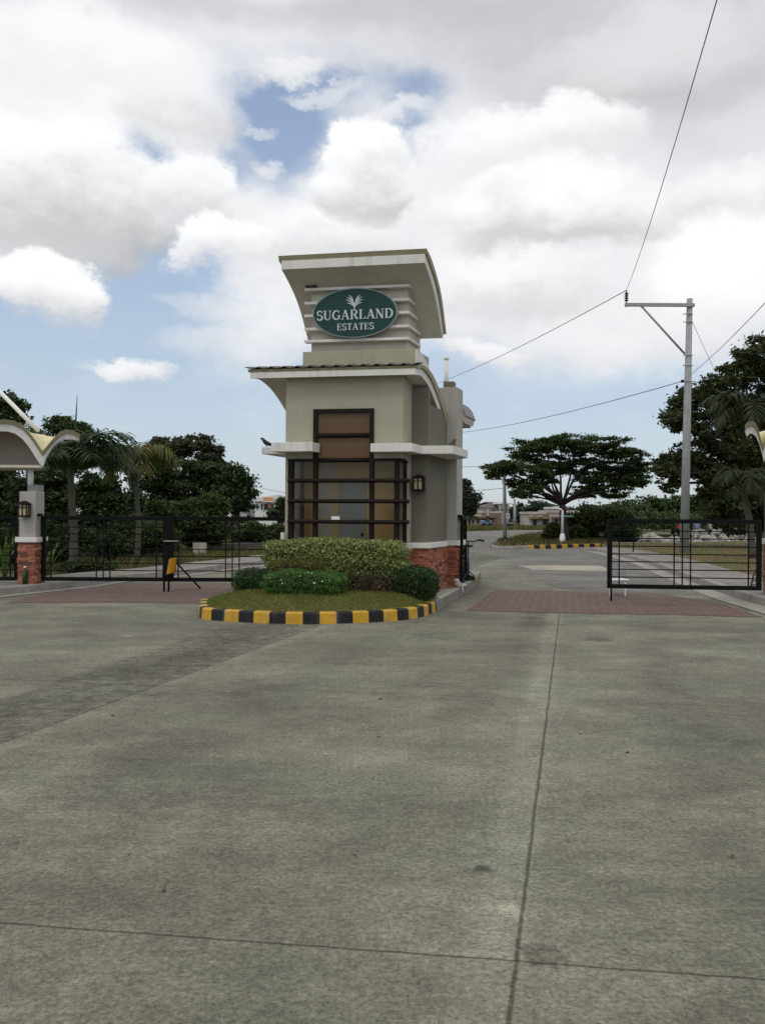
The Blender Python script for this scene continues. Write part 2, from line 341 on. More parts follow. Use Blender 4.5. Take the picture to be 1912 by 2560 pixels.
# ------------------------------------------------------------------ ground materials
def line2(p, q):
    p, q = np.array(p[:2]), np.array(q[:2]); d = (q-p)/np.linalg.norm(q-p); n = np.array([d[1], -d[0]]); return n, float(n@p)
def concrete_ground(name, base, joints=(), strip=None, stains=()):
    m = bpy.data.materials.new(name); m.use_nodes = True; nt = m.node_tree; N = nt.nodes; L = nt.links; b = N['Principled BSDF']
    b.inputs['Roughness'].default_value = .85; b.inputs['Specular IOR Level'].default_value = .25
    tc = N.new('ShaderNodeTexCoord')
    def mth(op, a, b_=None, c=None, cl=False):
        n = N.new('ShaderNodeMath'); n.operation = op; n.use_clamp = cl
        for i, v in enumerate((a, b_, c)):
            if v is None: continue
            if isinstance(v, (int, float)): n.inputs[i].default_value = v
            else: L.new(v, n.inputs[i])
        return n.outputs[0]
    def noise(sc, det=6, ro=.6, stretch=(1,1,1), rot=0, off=0):
        mp = N.new('ShaderNodeMapping'); mp.inputs['Scale'].default_value = stretch; mp.inputs['Rotation'].default_value = (0,0,rot); mp.inputs['Location'].default_value = (off,off,0)
        L.new(tc.outputs['Object'], mp.inputs[0]); n = N.new('ShaderNodeTexNoise'); n.inputs['Scale'].default_value = sc; n.inputs['Detail'].default_value = det; n.inputs['Roughness'].default_value = ro
        L.new(mp.outputs[0], n.inputs['Vector']); return n.outputs['Fac']
    def rng(v, a, b_, lo, hi, smooth=True):
        r = N.new('ShaderNodeMapRange'); L.new(v, r.inputs[0]); r.inputs['From Min'].default_value = a; r.inputs['From Max'].default_value = b_; r.inputs['To Min'].default_value = lo; r.inputs['To Max'].default_value = hi
        if smooth: r.interpolation_type = 'SMOOTHSTEP'
        return r.outputs[0]
    big = rng(noise(.38, 10, .72, off=3), .35, .65, .78, 1.2)
    streak = rng(noise(1.1, 11, .76, (.7,1.5,1), rad(12)), .35, .68, .86, 1.20)
    patch = rng(noise(1.9, 9, .7, off=9), .46, .72, 1., 1.22)
    drk = rng(noise(.8, 9, .7, off=21), .56, .74, 1., .66)
    grain = rng(noise(42, 4, .85), .34, .68, .50, 1.5, False)
    fine = rng(noise(11, 7, .8), .34, .68, .76, 1.24, False)
    v = mth('MULTIPLY', big, streak)
    vo = N.new('ShaderNodeTexVoronoi'); vo.inputs['Scale'].default_value = 70; L.new(tc.outputs['Object'], vo.inputs['Vector'])
    speck = rng(vo.outputs['Distance'], .05, .30, .62, 1.06, False)
    scr = mth('ABSOLUTE', mth('SUBTRACT', noise(2.3, 9, .7, (.5,1.6,1), rad(20), 71), .5)); scr = rng(scr, .0, .012, 1.28, 1.)
    scrm = rng(noise(.9, 3, .5, off=44), .55, .68, 0, 1); scr = mth('MULTIPLY_ADD', mth('SUBTRACT', scr, 1.), scrm, 1.)
    pits = rng(noise(24, 4, .7, off=12), .66, .74, 1., .60, False)
    for k in (patch, drk, grain, fine, speck, scr, pits): v = mth('MULTIPLY', v, k)
    sep = N.new('ShaderNodeSeparateXYZ'); L.new(tc.outputs['Object'], sep.inputs[0])
    jw = noise(3.2, 6, .7, off=5)
    height = mth('MULTIPLY', grain, .25)
    def dist(n, c, wob=.028):
        d = mth('ADD', mth('MULTIPLY', sep.outputs[0], float(n[0])), mth('MULTIPLY', sep.outputs[1], float(n[1])))
        d = mth('SUBTRACT', d, float(c)); return mth('MULTIPLY_ADD', mth('SUBTRACT', jw, .5), wob, d)
    if strip:
        (n1, c1), (n2, c2) = strip
        s = mth('MULTIPLY', rng(dist(n1, c1, .12), -.04, .04, 1, 0), rng(dist(n2, c2, .25), -.10, .10, 0, 1))
        sp = rng(noise(7, 9, .75, off=33), .36, .66, .55, 1.18)
        v = mth('MULTIPLY', v, mth('ADD', mth('MULTIPLY', s, mth('SUBTRACT', mth('MULTIPLY', sp, .90), 1.)), 1.))
    for n, c, w, pale in joints:
        d = mth('ABSOLUTE', dist(n, c))
        v = mth('MULTIPLY', v, rng(d, w*.25, w*1.25, .38, 1))
        height = mth('MULTIPLY', height, rng(d, w*.3, w*1.6, 0, 1))
        if pale:
            d2 = mth('ABSOLUTE', dist(n, c+.07, .18)); v = mth('MULTIPLY', v, rng(d2, .05, .16, pale, 1))
    if strip:      # faint tyre-worn tracks along the lanes
        for c_, w_ in ((.75,.22),(2.35,.26),(-.9,.25),(-2.5,.22)):
            dt = mth('ABSOLUTE', dist(strip[0][0], strip[0][1]+1.0+c_+1.0, .5)); v = mth('MULTIPLY', v, rng(dt, w_*.3, w_*1.3, .88, 1))
    for sx, sy, r_, k_ in stains:
        dx_ = mth('SUBTRACT', sep.outputs[0], sx); dy_ = mth('SUBTRACT', sep.outputs[1], sy)
        rr_ = mth('SQRT', mth('ADD', mth('MULTIPLY', dx_, dx_), mth('MULTIPLY', dy_, dy_))); rr_ = mth('MULTIPLY_ADD', mth('SUBTRACT', fine, 1.), r_*2.2, rr_)
        v = mth('MULTIPLY', v, rng(rr_, r_*.3, r_, k_, 1))
    # tint variation: grey-green to warm brown
    cr = N.new('ShaderNodeValToRGB'); L.new(noise(.55, 5, .6, off=50), cr.inputs[0]); e = cr.color_ramp.elements
    e[0].position = .35; e[0].color = (base[0]*.97, base[1]*1.01, base[2]*.96, 1); e[1].position = .66; e[1].color = (base[0]*1.04, base[1]*.99, base[2]*.95, 1)
    mx = N.new('ShaderNodeMix'); mx.data_type = 'RGBA'; mx.blend_type = 'MULTIPLY'; mx.inputs[0].default_value = 1; L.new(cr.outputs[0], mx.inputs[6])
    L.new(v, mx.inputs[7]); L.new(mx.outputs[2], b.inputs['Base Color'])
    bp = N.new('ShaderNodeBump'); bp.inputs['Strength'].default_value = .6; bp.inputs['Distance'].default_value = .012; L.new(height, bp.inputs['Height']); L.new(bp.outputs[0], b.inputs['Normal'])
    return m
jm = line2(G(1398,1530), G(1290,2400)); jt = line2(G(35,2310), G(1290,2403)); jt2 = line2(G(700,1724), G(1290,1746))
jA = line2(G(740,1585), G(0,1860)); jB = line2(G(560,1567), G(0,1750))
if jA[0]@np.array([10,0]) < jA[1]: jA = (-jA[0], -jA[1])
if jB[0]@np.array([10,0]) < jB[1]: jB = (-jB[0], -jB[1])
M['court'] = concrete_ground('forecourt_concrete', (.162,.157,.126), [(jm[0],jm[1],.011,1.22),(jt[0],jt[1],.008,0),(jt2[0],jt2[1],.007,0),(jA[0],jA[1],.010,1.15)], (jA, jB), [(*map(float, G(*q)[:2]), r_, k_) for q, r_, k_ in (((1345,1560),.45,.72),((1330,1545),.22,.6),((1495,1599),.22,.6),((1600,1560),.5,.82),((1360,2390),.10,.62),((590,1735),.22,.75),((1205,2170),.05,.5),((300,2000),.35,.85),((900,1900),.5,1.16),((1275,2275),.07,1.5),((560,1800),.45,1.15),((1480,1780),.16,1.3))])
M['road'] = concrete_ground('road_asphalt', (.15,.145,.135))
M['apron'] = concrete_ground('apron_concrete', (.24,.235,.215))
M['patch'] = concrete_ground('pale_concrete', (.33,.30,.26))
def paver():
    m = bpy.data.materials.new('brick_pavers'); m.use_nodes = True; nt = m.node_tree; N = nt.nodes; L = nt.links; b = N['Principled BSDF']; b.inputs['Roughness'].default_value = .85
    tc = N.new('ShaderNodeTexCoord'); mp = N.new('ShaderNodeMapping'); mp.inputs['Rotation'].default_value = (0,0,rad(57)); L.new(tc.outputs['Object'], mp.inputs[0])
    br = N.new('ShaderNodeTexBrick'); br.inputs['Scale'].default_value = 1; br.inputs['Brick Width'].default_value = .2; br.inputs['Row Height'].default_value = .1; br.inputs['Mortar Size'].default_value = .013
    br.inputs['Color1'].default_value = (.22,.10,.078,1); br.inputs['Color2'].default_value = (.12,.07,.058,1); br.inputs['Mortar'].default_value = (.045,.038,.034,1); L.new(mp.outputs[0], br.inputs['Vector'])
    n = N.new('ShaderNodeTexNoise'); n.inputs['Scale'].default_value = 1.4; n.inputs['Detail'].default_value = 7; n.inputs['Roughness'].default_value = .65; L.new(tc.outputs['Object'], n.inputs['Vector'])
    mr = N.new('ShaderNodeMapRange'); L.new(n.outputs['Fac'], mr.inputs[0]); mr.inputs['From Min'].default_value = .36; mr.inputs['From Max'].default_value = .64; mr.inputs['To Max'].default_value = .55
    mx = N.new('ShaderNodeMix'); mx.data_type = 'RGBA'; L.new(mr.outputs[0], mx.inputs[0]); L.new(br.outputs['Color'], mx.inputs[6]); mx.inputs[7].default_value = (.115,.095,.08,1); L.new(mx.outputs[2], b.inputs['Base Color'])
    bp = N.new('ShaderNodeBump'); bp.inputs['Strength'].default_value = .5; bp.inputs['Distance'].default_value = .006; bp.invert = True; L.new(br.outputs['Fac'], bp.inputs['Height']); L.new(bp.outputs[0], b.inputs['Normal'])
    return m
M['paver'] = paver()
M['soilgrass'] = mat('rough_grass_ground', (.135,.105,.048), .95, .1, .28, col2=(.055,.068,.018), bump=.8, bscale=9, detail=10)
M['lawn'] = mat('lawn_soil', (.15,.14,.045), .95, .1, 1.6, col2=(.10,.09,.035), bump=.6, bscale=30)
M['drygrass'] = mat('dry_ground', (.16,.088,.040), .95, .1, .35, col2=(.07,.095,.02), bump=.8, bscale=9, detail=10)
# ------------------------------------------------------------------ ground sheets
def sheet(name, poly, z, m, label=None):
    o = MB().add([(p[0], p[1], z) for p in poly], [tuple(range(len(poly)))]).build(name, m, origin=(0,0,0))
    me = o.data
    if me.polygons[0].normal.z < 0: me.flip_normals()
    structure(o); return o
S = 2500
sheet('ground', [(-S,-S),(S,-S),(S,S),(-S,S)], -.05, M['soilgrass'])
kr0, kr1 = G(1094,1527), G(1188,1467)
far_r = [G(x,y) for x, y in ((1165,1331),(1300,1326),(1395,1331))]
sheet('forecourt', [(-60,-30),(60,-30),(60,12.5)]+[tuple(G(1912,1517)[:2]), tuple(G(1841,1507)[:2]), tuple(G(1774,1479)[:2])]+[tuple(G(1600,1400)[:2]), tuple(G(1500,1375)[:2]), tuple(G(1240,1370)[:2]), tuple(G(1150,1360)[:2])]
      + [(-2,33),(-3.6,30.2)]+[tuple(G(x,y)[:2]) for x, y in ((665,1412),(447,1440),(298,1454),(109,1478),(0,1490))]+[(-60,12.6)], 0, M['court'])
# estate road beyond the gate (lies 4 mm above)
sheet('road', [tuple(G(x,y)[:2]) for x, y in ((1150,1377),(1245,1389),(1289,1413),(1318,1437),(1400,1472),(1790,1490),(1734,1464),(1684,1442),(1600,1407),(1500,1382),(1447,1379),(1480,1372),(1700,1372),(1950,1368),(1950,1352),(1560,1352),(1500,1362),
       (1400,1372),(1235,1376),(1225,1371),(1285,1347),(1365,1336),(1420,1330),(1400,1326),(1290,1325),(1165,1329),(1060,1331),(1060,1340))], .004, M['road'])
sheet('road_patch', [tuple(G(x,y)[:2]) for x, y in ((1292,1413),(1500,1415),(1530,1430),(1330,1425))], .009, M['patch'])
# brick paving bands
sheet('brick_paving', [tuple(G(x,y)[:2]) for x, y in ((1165,1527),(1400,1533),(1700,1538),(1905,1544),(1800,1508),(1640,1484),(1400,1478),(1240,1474))], .006, M['paver'])
sheet('brick_paving', [tuple(G(x,y)[:2]) for x, y in ((20,1508),(250,1506),(500,1509),(560,1480),(640,1460),(339,1457),(210,1471),(60,1494))], .006, M['paver'])
def loft_kerb(name, pts, w, h, m, inward, z0=-.05, mi=None):
    """kerb of width w along the ground polyline pts (its road-side foot); inward=+1 puts its body on the left of the path"""
    pts = [np.array(p[:2]) for p in pts]; mb = MB(); rows = []
    for i, p in enumerate(pts):
        t = pts[min(i+1,len(pts)-1)]-pts[max(i-1,0)]; t = t/np.linalg.norm(t); n = np.array([-t[1], t[0]])*inward
        rows.append([(*p, z0),(*(p+n*.012), h-.02),(*(p+n*.03), h),(*(p+n*w), h),(*(p+n*w), z0)])
    for i in range(len(rows)-1):
        mb.bridge(rows[i], rows[i+1], 0 if mi is None else mi(i), caps=(i in (0, len(rows)-2)) or mi is not None)
    return mb
def densify(pts, step):
    pts = [np.array(p[:2], float) for p in pts]; out = [pts[0]]
    L_ = [0]; 
    for a, b in zip(pts, pts[1:]): L_.append(L_[-1]+np.linalg.norm(b-a))
    n = max(2, int(round(L_[-1]/step))+1)
    res = []
    for k in range(n):
        s = L_[-1]*k/(n-1); i = max(0, min(len(pts)-2, int(np.searchsorted(L_, s))-1)); f = (s-L_[i])/(L_[i+1]-L_[i]); res.append(pts[i]+(pts[i+1]-pts[i])*f)
    return res
def smooth_path(pts, n=10):
    pts = [np.array(p[:2], float) for p in pts]; q = [2*pts[0]-pts[1]]+pts+[2*pts[-1]-pts[-2]]; out = []
    for i in range(1, len(q)-2):
        for k in range(n):
            t = k/n; out.append(.5*((2*q[i])+(-q[i-1]+q[i+1])*t+(2*q[i-1]-5*q[i]+4*q[i+1]-q[i+2])*t*t+(-q[i-1]+3*q[i]-3*q[i+1]+q[i+2])*t**3))
    out.append(q[-2]); return out
# ---- planted island in front of the gatehouse, with its black and yellow kerb
arc_px = [(500,1505+18),(497,1541),(515,1549),(600,1555.5),(714,1560),(841,1559.5),(981,1553),(1053,1543),(1091,1528)]
arc = smooth_path([G(*q) for q in arc_px], 12)
L0 = np.cumsum([0]+[np.linalg.norm(b-a) for a, b in zip(arc, arc[1:])])
ref = G(712,1560)[:2]; ks = int(np.argmin([np.linalg.norm(a-ref) for a in arc])); sref = L0[ks]
STEP = .236
bounds = [s for s in (sref+STEP*k for k in range(-40,40)) if .02 < s < L0[-1]-.02]
def at_len(s): 
    i = max(0, min(len(arc)-2, int(np.searchsorted(L0, s))-1)); f = (s-L0[i])/(L0[i+1]-L0[i]); return arc[i]+(arc[i+1]-arc[i])*f
marks = sorted(set([0.]+bounds+[(a+b)/2 for a, b in zip(bounds, bounds[1:])]+[L0[-1]]))
kerb_pts = [at_len(s) for s in marks]
def kcol(i):
    s = (marks[i]+marks[i+1])/2; return 0 if int(math.floor((s-sref)/STEP)) % 2 == 0 else 1
kb = loft_kerb('kerb', kerb_pts, .13, .16, None, 1, mi=kcol)
o = kb.build('island_kerb', [M['yellow'], M['black']], origin=(0,0,0)); structure(o)
# raised concrete round the gatehouse
kfar = G(1190,1466); dirk = (kfar[:2]-kr0[:2])/np.linalg.norm(kfar[:2]-kr0[:2])
rim = [p for p in kerb_pts]
isl_poly = [np.array(p)+0 for p in rim]
def inset(pts, d, inward=1):
    out = []
    for i, p in enumerate(pts):
        t = pts[min(i+1,len(pts)-1)]-pts[max(i-1,0)]; t = t/np.linalg.norm(t); out.append(p+np.array([-t[1], t[0]])*inward*d)
    return out
inner = inset(kerb_pts, .13)
farR = kfar[:2]+dirk*.1
side_pts = [kr0[:2]+dirk*.02, kfar[:2]]
pave_poly = [tuple(p) for p in inner]+[tuple(kr0[:2]+dirk*.12), tuple(kfar[:2])]+[tuple(kfar[:2]+dirk*3+np.array([-.25,0])), (-1.2, 21.6), tuple(inner[0]+np.array([.85,3.6]))]
o = MB().prism(pave_poly, -.05, .15).build('island_pavement', M['pave'], origin=(0,0,0)); structure(o)
# plain kerb edge of the island along the right-hand lane, ending in painted blocks
end_i = .5
path = densify([kr0[:2]+dirk*.0, kfar[:2]-dirk*.35], .3)
o = loft_kerb('kerb', path, .12, .155, None, 1).build('lane_kerb', M['kerbc'], origin=(0,0,0)); structure(o)
path = densify([kfar[:2]-dirk*.35, kfar[:2]+dirk*.45], .13)
o = loft_kerb('kerb', path, .12, .165, None, 1, mi=lambda i: i % 2).build('lane_kerb_end', [M['yellow'], M['black']], origin=(0,0,0)); structure(o)
# mounded lawn
rng_ = np.random.default_rng(4)
cen = np.array([-.85, 13.75]); back_y = 15.0
def in_poly(x, y, poly):
    c = False; n = len(poly); j = n-1
    for i in range(n):
        xi, yi = poly[i]; xj, yj = poly[j]
        if (yi > y) != (yj > y) and x < (xj-xi)*(y-yi)/(yj-yi)+xi: c = not c
        j = i
    return c
lawn_out = [np.array(p) for p in inner]+[np.array([.93,14.2]), np.array([.80,14.75]), np.array([-2.35,15.0])]
def mound_z(t): return .155+.17*(1-(1-t)**2)     # t: 0 edge .. 1 centre
mbm = MB(); rings = 9; n = len(lawn_out)
vs = []
for k in range(rings+1):
    t = k/rings
    for p in lawn_out:
        q = p+(cen-p)*t*.98; e = min(1, t*2.1); vs.append((q[0], q[1], mound_z(e)+(.01*math.sin(q[0]*7)*math.cos(q[1]*6) if k > 1 else 0)))
fs = [(k*n+i, k*n+(i+1)%n, (k+1)*n+(i+1)%n, (k+1)*n+i) for k in range(rings) for i in range(n)]+[tuple(rings*n+i for i in range(n))]
o = mbm.add(vs, fs, 0, True).build('lawn', M['lawn'], origin=(0,0,0)); structure(o)
def lawn_point(rg):
    i = rg.random()*n; a = lawn_out[int(i)%n]; b = lawn_out[(int(i)+1)%n]; f = i-int(i); p = a+(b-a)*f
    t = 1-math.sqrt(rg.random()); q = p+(cen-p)*t*.98; return q[0], q[1], mound_z(min(1, t*2.1))
def blades(points, h, w, rg, lean=.5):
    out = np.zeros((len(points),4,3))
    for i, (x, y, z) in enumerate(points):
        a = rg.random()*6.283; hh = h*(.5+rg.random()*.8); ca, sa = math.cos(a), math.sin(a); lx, ly = (rg.random()-.5)*2*lean*hh, (rg.random()-.5)*2*lean*hh
        out[i] = [(x-ca*w/2, y-sa*w/2, z-.01),(x+ca*w/2, y+sa*w/2, z-.01),(x+lx*.5+ca*w/3, y+ly*.5+sa*w/3, z+hh*.6),(x+lx, y+ly, z+hh)]
    return out
M['blade'] = leafmat('lawn_blades', [(.12,.155,.03),(.17,.20,.04),(.23,.215,.065),(.14,.185,.032),(.27,.24,.09)], .7, .3)
M['wildblade'] = leafmat('wild_grass_blades', [(.06,.085,.018),(.09,.11,.03),(.18,.14,.05),(.07,.09,.02),(.22,.15,.07)], .7, .3)
M['dryblade'] = leafmat('dry_grass_blades', [(.12,.075,.03),(.15,.105,.045),(.075,.085,.025),(.10,.065,.026),(.055,.08,.018),(.08,.10,.025)], .7, .3)
pts = [lawn_point(rng_) for _ in range(26000)]
o = quads_obj('lawn_grass', blades(pts, .032, .007, rng_, .9), M['blade'], origin=(0,0,0)); tag(o, 'short mown yellowish grass on the mounded island bed', 'grass', kind='stuff')
rl = np.random.default_rng(31)
lit = np.array([(rl.uniform(-4.5,6), 2.6+rl.random()**.7*11.5, .006) for _ in range(170)])
near_k = np.array([(p[0]+rl.normal()*.12, p[1]-.08-abs(rl.normal())*.12, .006) for p in (arc[int(rl.integers(4, len(arc)-1))] for _ in range(60))])
lit = np.vstack([lit, near_k]); an = rl.random(len(lit))*6.283; sz = .006+.014*rl.random(len(lit)); ax = np.stack([np.cos(an), np.sin(an), rl.normal(size=len(lit))*.1],1)*sz[:,None]; bx2 = np.stack([-np.sin(an), np.cos(an), rl.normal(size=len(lit))*.3],1)*sz[:,None]*.5
M['litter'] = leafmat('leaf_litter', [(.05,.04,.025),(.12,.09,.05),(.03,.03,.025),(.20,.17,.12)], .8, .1)
o = quads_obj('leaf_litter', np.stack([lit-ax, lit+bx2, lit+ax, lit-bx2],1), M['litter'], origin=(0,0,0)); tag(o, 'small dead leaves and grit scattered over the concrete', 'litter', kind='stuff')
# ---- left-hand pavement with kerb, running inward along the left lane
lk = [G(x,y) for x, y in ((-260,1520),(0,1490),(109,1478),(218,1466),(298,1454),(447,1440),(560,1424),(665,1411),(790,1393))]
lks = smooth_path(lk, 5)
o = loft_kerb('kerb', lks, .15, .15, None, 1).build('left_kerb', M['kerbc'], origin=(0,0,0)); structure(o)
inn = inset(lks, .15); outr = inset(lks, 1.35)
o = MB().prism([tuple(p) for p in inn]+[tuple(p) for p in outr[::-1]], -.05, .146).build('left_sidewalk', M['pave'], origin=(0,0,0)); structure(o)
gut = inset(lks, -.28); g2 = inset(lks, -.01)
M['gutter'] = mat('gutter_concrete', (.33,.31,.27), .9, .15, 2.2, bump=.3, bscale=30)
def ribbon(name, A, Bq, z, m):
    n = len(A); vs = [(p[0],p[1],z) for p in A]+[(p[0],p[1],z) for p in Bq]
    o = MB().add(vs, [(i,i+1,n+i+1,n+i) for i in range(n-1)]).build(name, m, origin=(0,0,0))
    if o.data.polygons[0].normal.z < 0: o.data.flip_normals()
    structure(o); return o
ribbon('left_gutter', gut, g2, .010, M['gutter'])
# ---- right-hand pavement with kerb
rk = [G(x,y) for x, y in ((2200,1600),(1912,1517),(1841,1497),(1774,1472),(1684,1437),(1600,1405),(1500,1381),(1447,1377))]
rks = smooth_path(rk, 5)
o = loft_kerb('kerb', rks, .16, .15, None, -1).build('right_kerb', M['kerbc'], origin=(0,0,0)); structure(o)
inn = inset(rks, .16, -1); outr = inset(rks, 1.45, -1)
o = MB().prism([tuple(p) for p in inn]+[tuple(p) for p in outr[::-1]], -.05, .146).build('right_sidewalk', M['pave'], origin=(0,0,0)); structure(o)
ribbon('right_gutter', inset(rks, -.45, -1), inset(rks, -.01, -1), .012, M['gutter'])
# ---- verge on the right and the tree island
verge = [tuple(p) for p in outr[8:]]+[tuple(G(x,y)[:2]) for x, y in ((1500,1362),(1700,1361),(1912,1354),(2200,1352))]+[(34,24)]
o = MB().prism(verge, -.05, .12).build('right_verge', M['drygrass'], origin=(0,0,0)); structure(o)
isl = [tuple(G(x,y)[:2]) for x, y in ((1225,1371),(1245,1374),(1300,1372),(1400,1369),(1500,1366),(1560,1357),(1640,1345),(1560,1330),(1450,1327),(1365,1335),(1290,1347))]
o = MB().prism(isl, -.05, .14).build('tree_verge', M['drygrass'], origin=(0,0,0)); structure(o)
ik = densify([G(x,y) for x, y in ((1320,1372.3),(1400,1370),(1500,1367.5))], .42)
o = loft_kerb('kerb', ik, .14, .17, None, 1, mi=lambda i: i % 2).build('striped_road_kerb', [M['yellow'], M['black']], origin=(0,0,0)); structure(o)
ik = densify([G(x,y) for x, y in ((1287,1349),(1225,1371.5),(1243,1375),(1320,1372.8))], .6)
o = loft_kerb('kerb', ik, .16, .155, None, 1).build('tree_verge_kerb', M['kerbc'], origin=(0,0,0)); structure(o)
ik = densify([G(x,y) for x, y in ((1497,1363.3),(1700,1362.3),(1912,1355.3))], 1.)
o = loft_kerb('kerb', ik, .22, .15, None, 1).build('verge_back_kerb', M['gutter'], origin=(0,0,0)); structure(o)
def scatter_poly(poly, n, rg, z=.0):
    a = np.array(poly); lo, hi = a.min(0), a.max(0); out = []
    while len(out) < n:
        x, y = lo+(hi-lo)*rg.random(2)
        if in_poly(x, y, poly): out.append((x, y, z))
    return out
rg = np.random.default_rng(8)
o = quads_obj('verge_grass', blades(scatter_poly([p for p in verge if p[1] > 15], 7000, rg, .12), .07, .022, rg, .8), M['dryblade'], origin=(0,0,0)); tag(o, 'dry brown and green grass on the verge behind the open gate', 'grass', kind='stuff')
o = quads_obj('verge_grass', blades(scatter_poly(isl, 9000, rg, .14), .22, .05, rg, .7), M['dryblade'], origin=(0,0,0)); tag(o, 'dry grass around the foot of the umbrella-shaped tree', 'grass', kind='stuff')
leftgrass = [tuple(p) for p in outr_l] if False else [tuple(G(x,y,-.05)[:2]) for x, y in ((-150,1445),(200,1432),(420,1421),(620,1398),(760,1380),(760,1335),(300,1345),(-150,1380))]
o = quads_obj('field_grass', blades(scatter_poly(leftgrass, 16000, rg, -.05), .22, .04, rg, .7), M['wildblade'], origin=(0,0,0)); tag(o, 'rough yellow-green grass beyond the closed gate', 'grass', kind='stuff')
fargrass = [tuple(G(x,y,-.05)[:2]) for x, y in ((1120,1329),(1300,1325),(1420,1327),(1420,1314),(1300,1311),(1120,1311))]
o = quads_obj('field_grass', blades(scatter_poly(fargrass, 14000, rg, -.05), .42, .25, rg, .5), M['wildblade'], origin=(0,0,0)); tag(o, 'tall green grass strip in front of the far houses', 'grass', kind='stuff')
# ================================================================== GATEHOUSE
gh = thing('gatehouse', 'narrow beige guard tower with curved roofs and oval green sign, behind the planted island', 'guardhouse', B3(-1,.9,.15))
WZ0, WZ1 = .93, 1.03
w = MB()
w.uv(-2.1,-1.56, 0,.12, 2.50,3.95); w.uv(-.51,0, 0,.12, 2.50,3.95); w.uv(-1.56,-.51, 0,.12, 3.36,3.95)
w.uv(-2.1,-2.04, 0,.12, WZ1,2.50)
w.uv(-.12,0, .12,.65, 2.50,3.9); w.uv(-.12,0, .17,.65, WZ1,2.50)
w.uv(-2.1,-1.98, .12,1.75, 2.50,3.7); w.uv(-2.1,-1.98, .12,1.75, WZ1,2.50)
w.build('wall', M['wall'], gh)
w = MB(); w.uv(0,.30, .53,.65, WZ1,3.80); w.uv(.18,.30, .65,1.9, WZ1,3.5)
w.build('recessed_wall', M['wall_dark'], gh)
w = MB(); w.uv(-2.1,.18, 1.75,1.87, .15,3.3); w.uv(-2.0,.30, 1.87,2.9, .15,3.3)
w.build('rear_wall', M['pillar'], gh)
# brick base, laid as thin ledges that stand out unevenly
def ledges(mb, p0, p1, z0, z1, rnd, t=.05):
    p0, p1 = np.array(p0), np.array(p1); Lh = np.linalg.norm(p1-p0); d = (p1-p0)/Lh; nn = np.array([d[1], -d[0]]); z = z0
    while z < z1-.012:
        h = min(rnd.uniform(.035,.062), z1-z); x = -rnd.uniform(0,.12)
        while x < Lh:
            l = rnd.uniform(.14,.32); a = max(0, x)-.0; b = min(Lh, x+l)
            if b-a > .015:
                k = t*rnd.uniform(.25,1.0); q = [p0+d*(a+.002)+nn*k, p0+d*(b-.002)+nn*k, p0+d*(b-.002)-nn*.04, p0+d*(a+.002)-nn*.04]
                q = [tuple(v) for v in q]
                if nn is not None: mb.hexa([(v[0],v[1],kk) for kk in (z+.002, z+h-.002) for v in q])
            x += l
        z += h
rnd = random.Random(5)
w = MB()
def b2(u, v): return B3(u, v, 0)[:2]
ledges(w, b2(-2.1,0), b2(.03,0), .15, WZ0, rnd); ledges(w, b2(0,-.03), b2(0,.53), .15, WZ0, rnd)
ledges(w, b2(0,.53), b2(.33,.53), .15, WZ0, rnd); ledges(w, b2(.30,.5), b2(.30,1.88), .15, WZ0, rnd)
ledges(w, b2(.03,1.88), b2(.50,1.88), .15, WZ0, rnd); ledges(w, b2(.48,1.86), b2(.48,2.35), .15, WZ0, rnd)
w.uv(-2.09,-.02, .02,.6, .15,WZ0); w.uv(-2.09,.28, .55,1.88, .15,WZ0); w.uv(.05,.46, 1.9,2.33, .15,WZ0)
w.build('brick_base', M['brick'], gh)
w = MB()
w.uv(-2.16,.07, -.08,.05, WZ0,WZ1); w.uv(-.12,.07, .051,.45, WZ0,WZ1); w.uv(-.10,.36, .451,.65, WZ0,WZ1); w.uv(.15,.36, .651,1.78, WZ0,WZ1)
w.uv(.02,.55, 1.81,2.42, WZ0+.01,WZ1+.01)
w.build('base_cap', M['trim'], gh, bevel=.008)
# tall rear pillar with its block and vent pipe
w = MB().uv(.03,.49, 1.9,2.36, WZ1+.01,3.99)
pl = w.build('pillar', M['pillar'], gh, bevel=.01)
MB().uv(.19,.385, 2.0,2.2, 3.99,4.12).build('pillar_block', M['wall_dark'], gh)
pv = B3(.185,2.25,0)
MB().tube([(pv[0],pv[1],3.9),(pv[0],pv[1],4.60)], .042, 12).build('vent_pipe', M['white'], gh)
MB().ell((pv[0],pv[1],4.61),(.058,.058,.05),12,8).build('pipe_cap', M['white'], gh)
# pale ledge at mid height, wrapping the bay
ZL0, ZL1 = 2.595, 2.74
w = MB()
w.prism([b2(*q) for q in ((-.488,-.25),(.239,-.25),(.239,.335),(.788,.335),(.788,1.5),(.49,1.89),(.305,1.89),(.305,.525),(.005,.525),(.005,-.005),(-.488,-.005))], ZL0, ZL1)
w.build('ledge', M['trim'], gh, bevel=.008)
w = MB().prism([b2(*q) for q in ((-2.207,-.35),(-1.471,-.35),(-1.471,-.005),(-2.105,-.005),(-2.207,.10))], 2.605, 2.765)
w.build('ledge', M['trim'], gh, bevel=.008)
w = MB().prism([b2(*q) for q in ((-2.80,.55),(-2.11,.45),(-2.11,1.7),(-2.80,1.7))], 2.63, 2.755)
w.build('ledge', M['trim'], gh, bevel=.008)
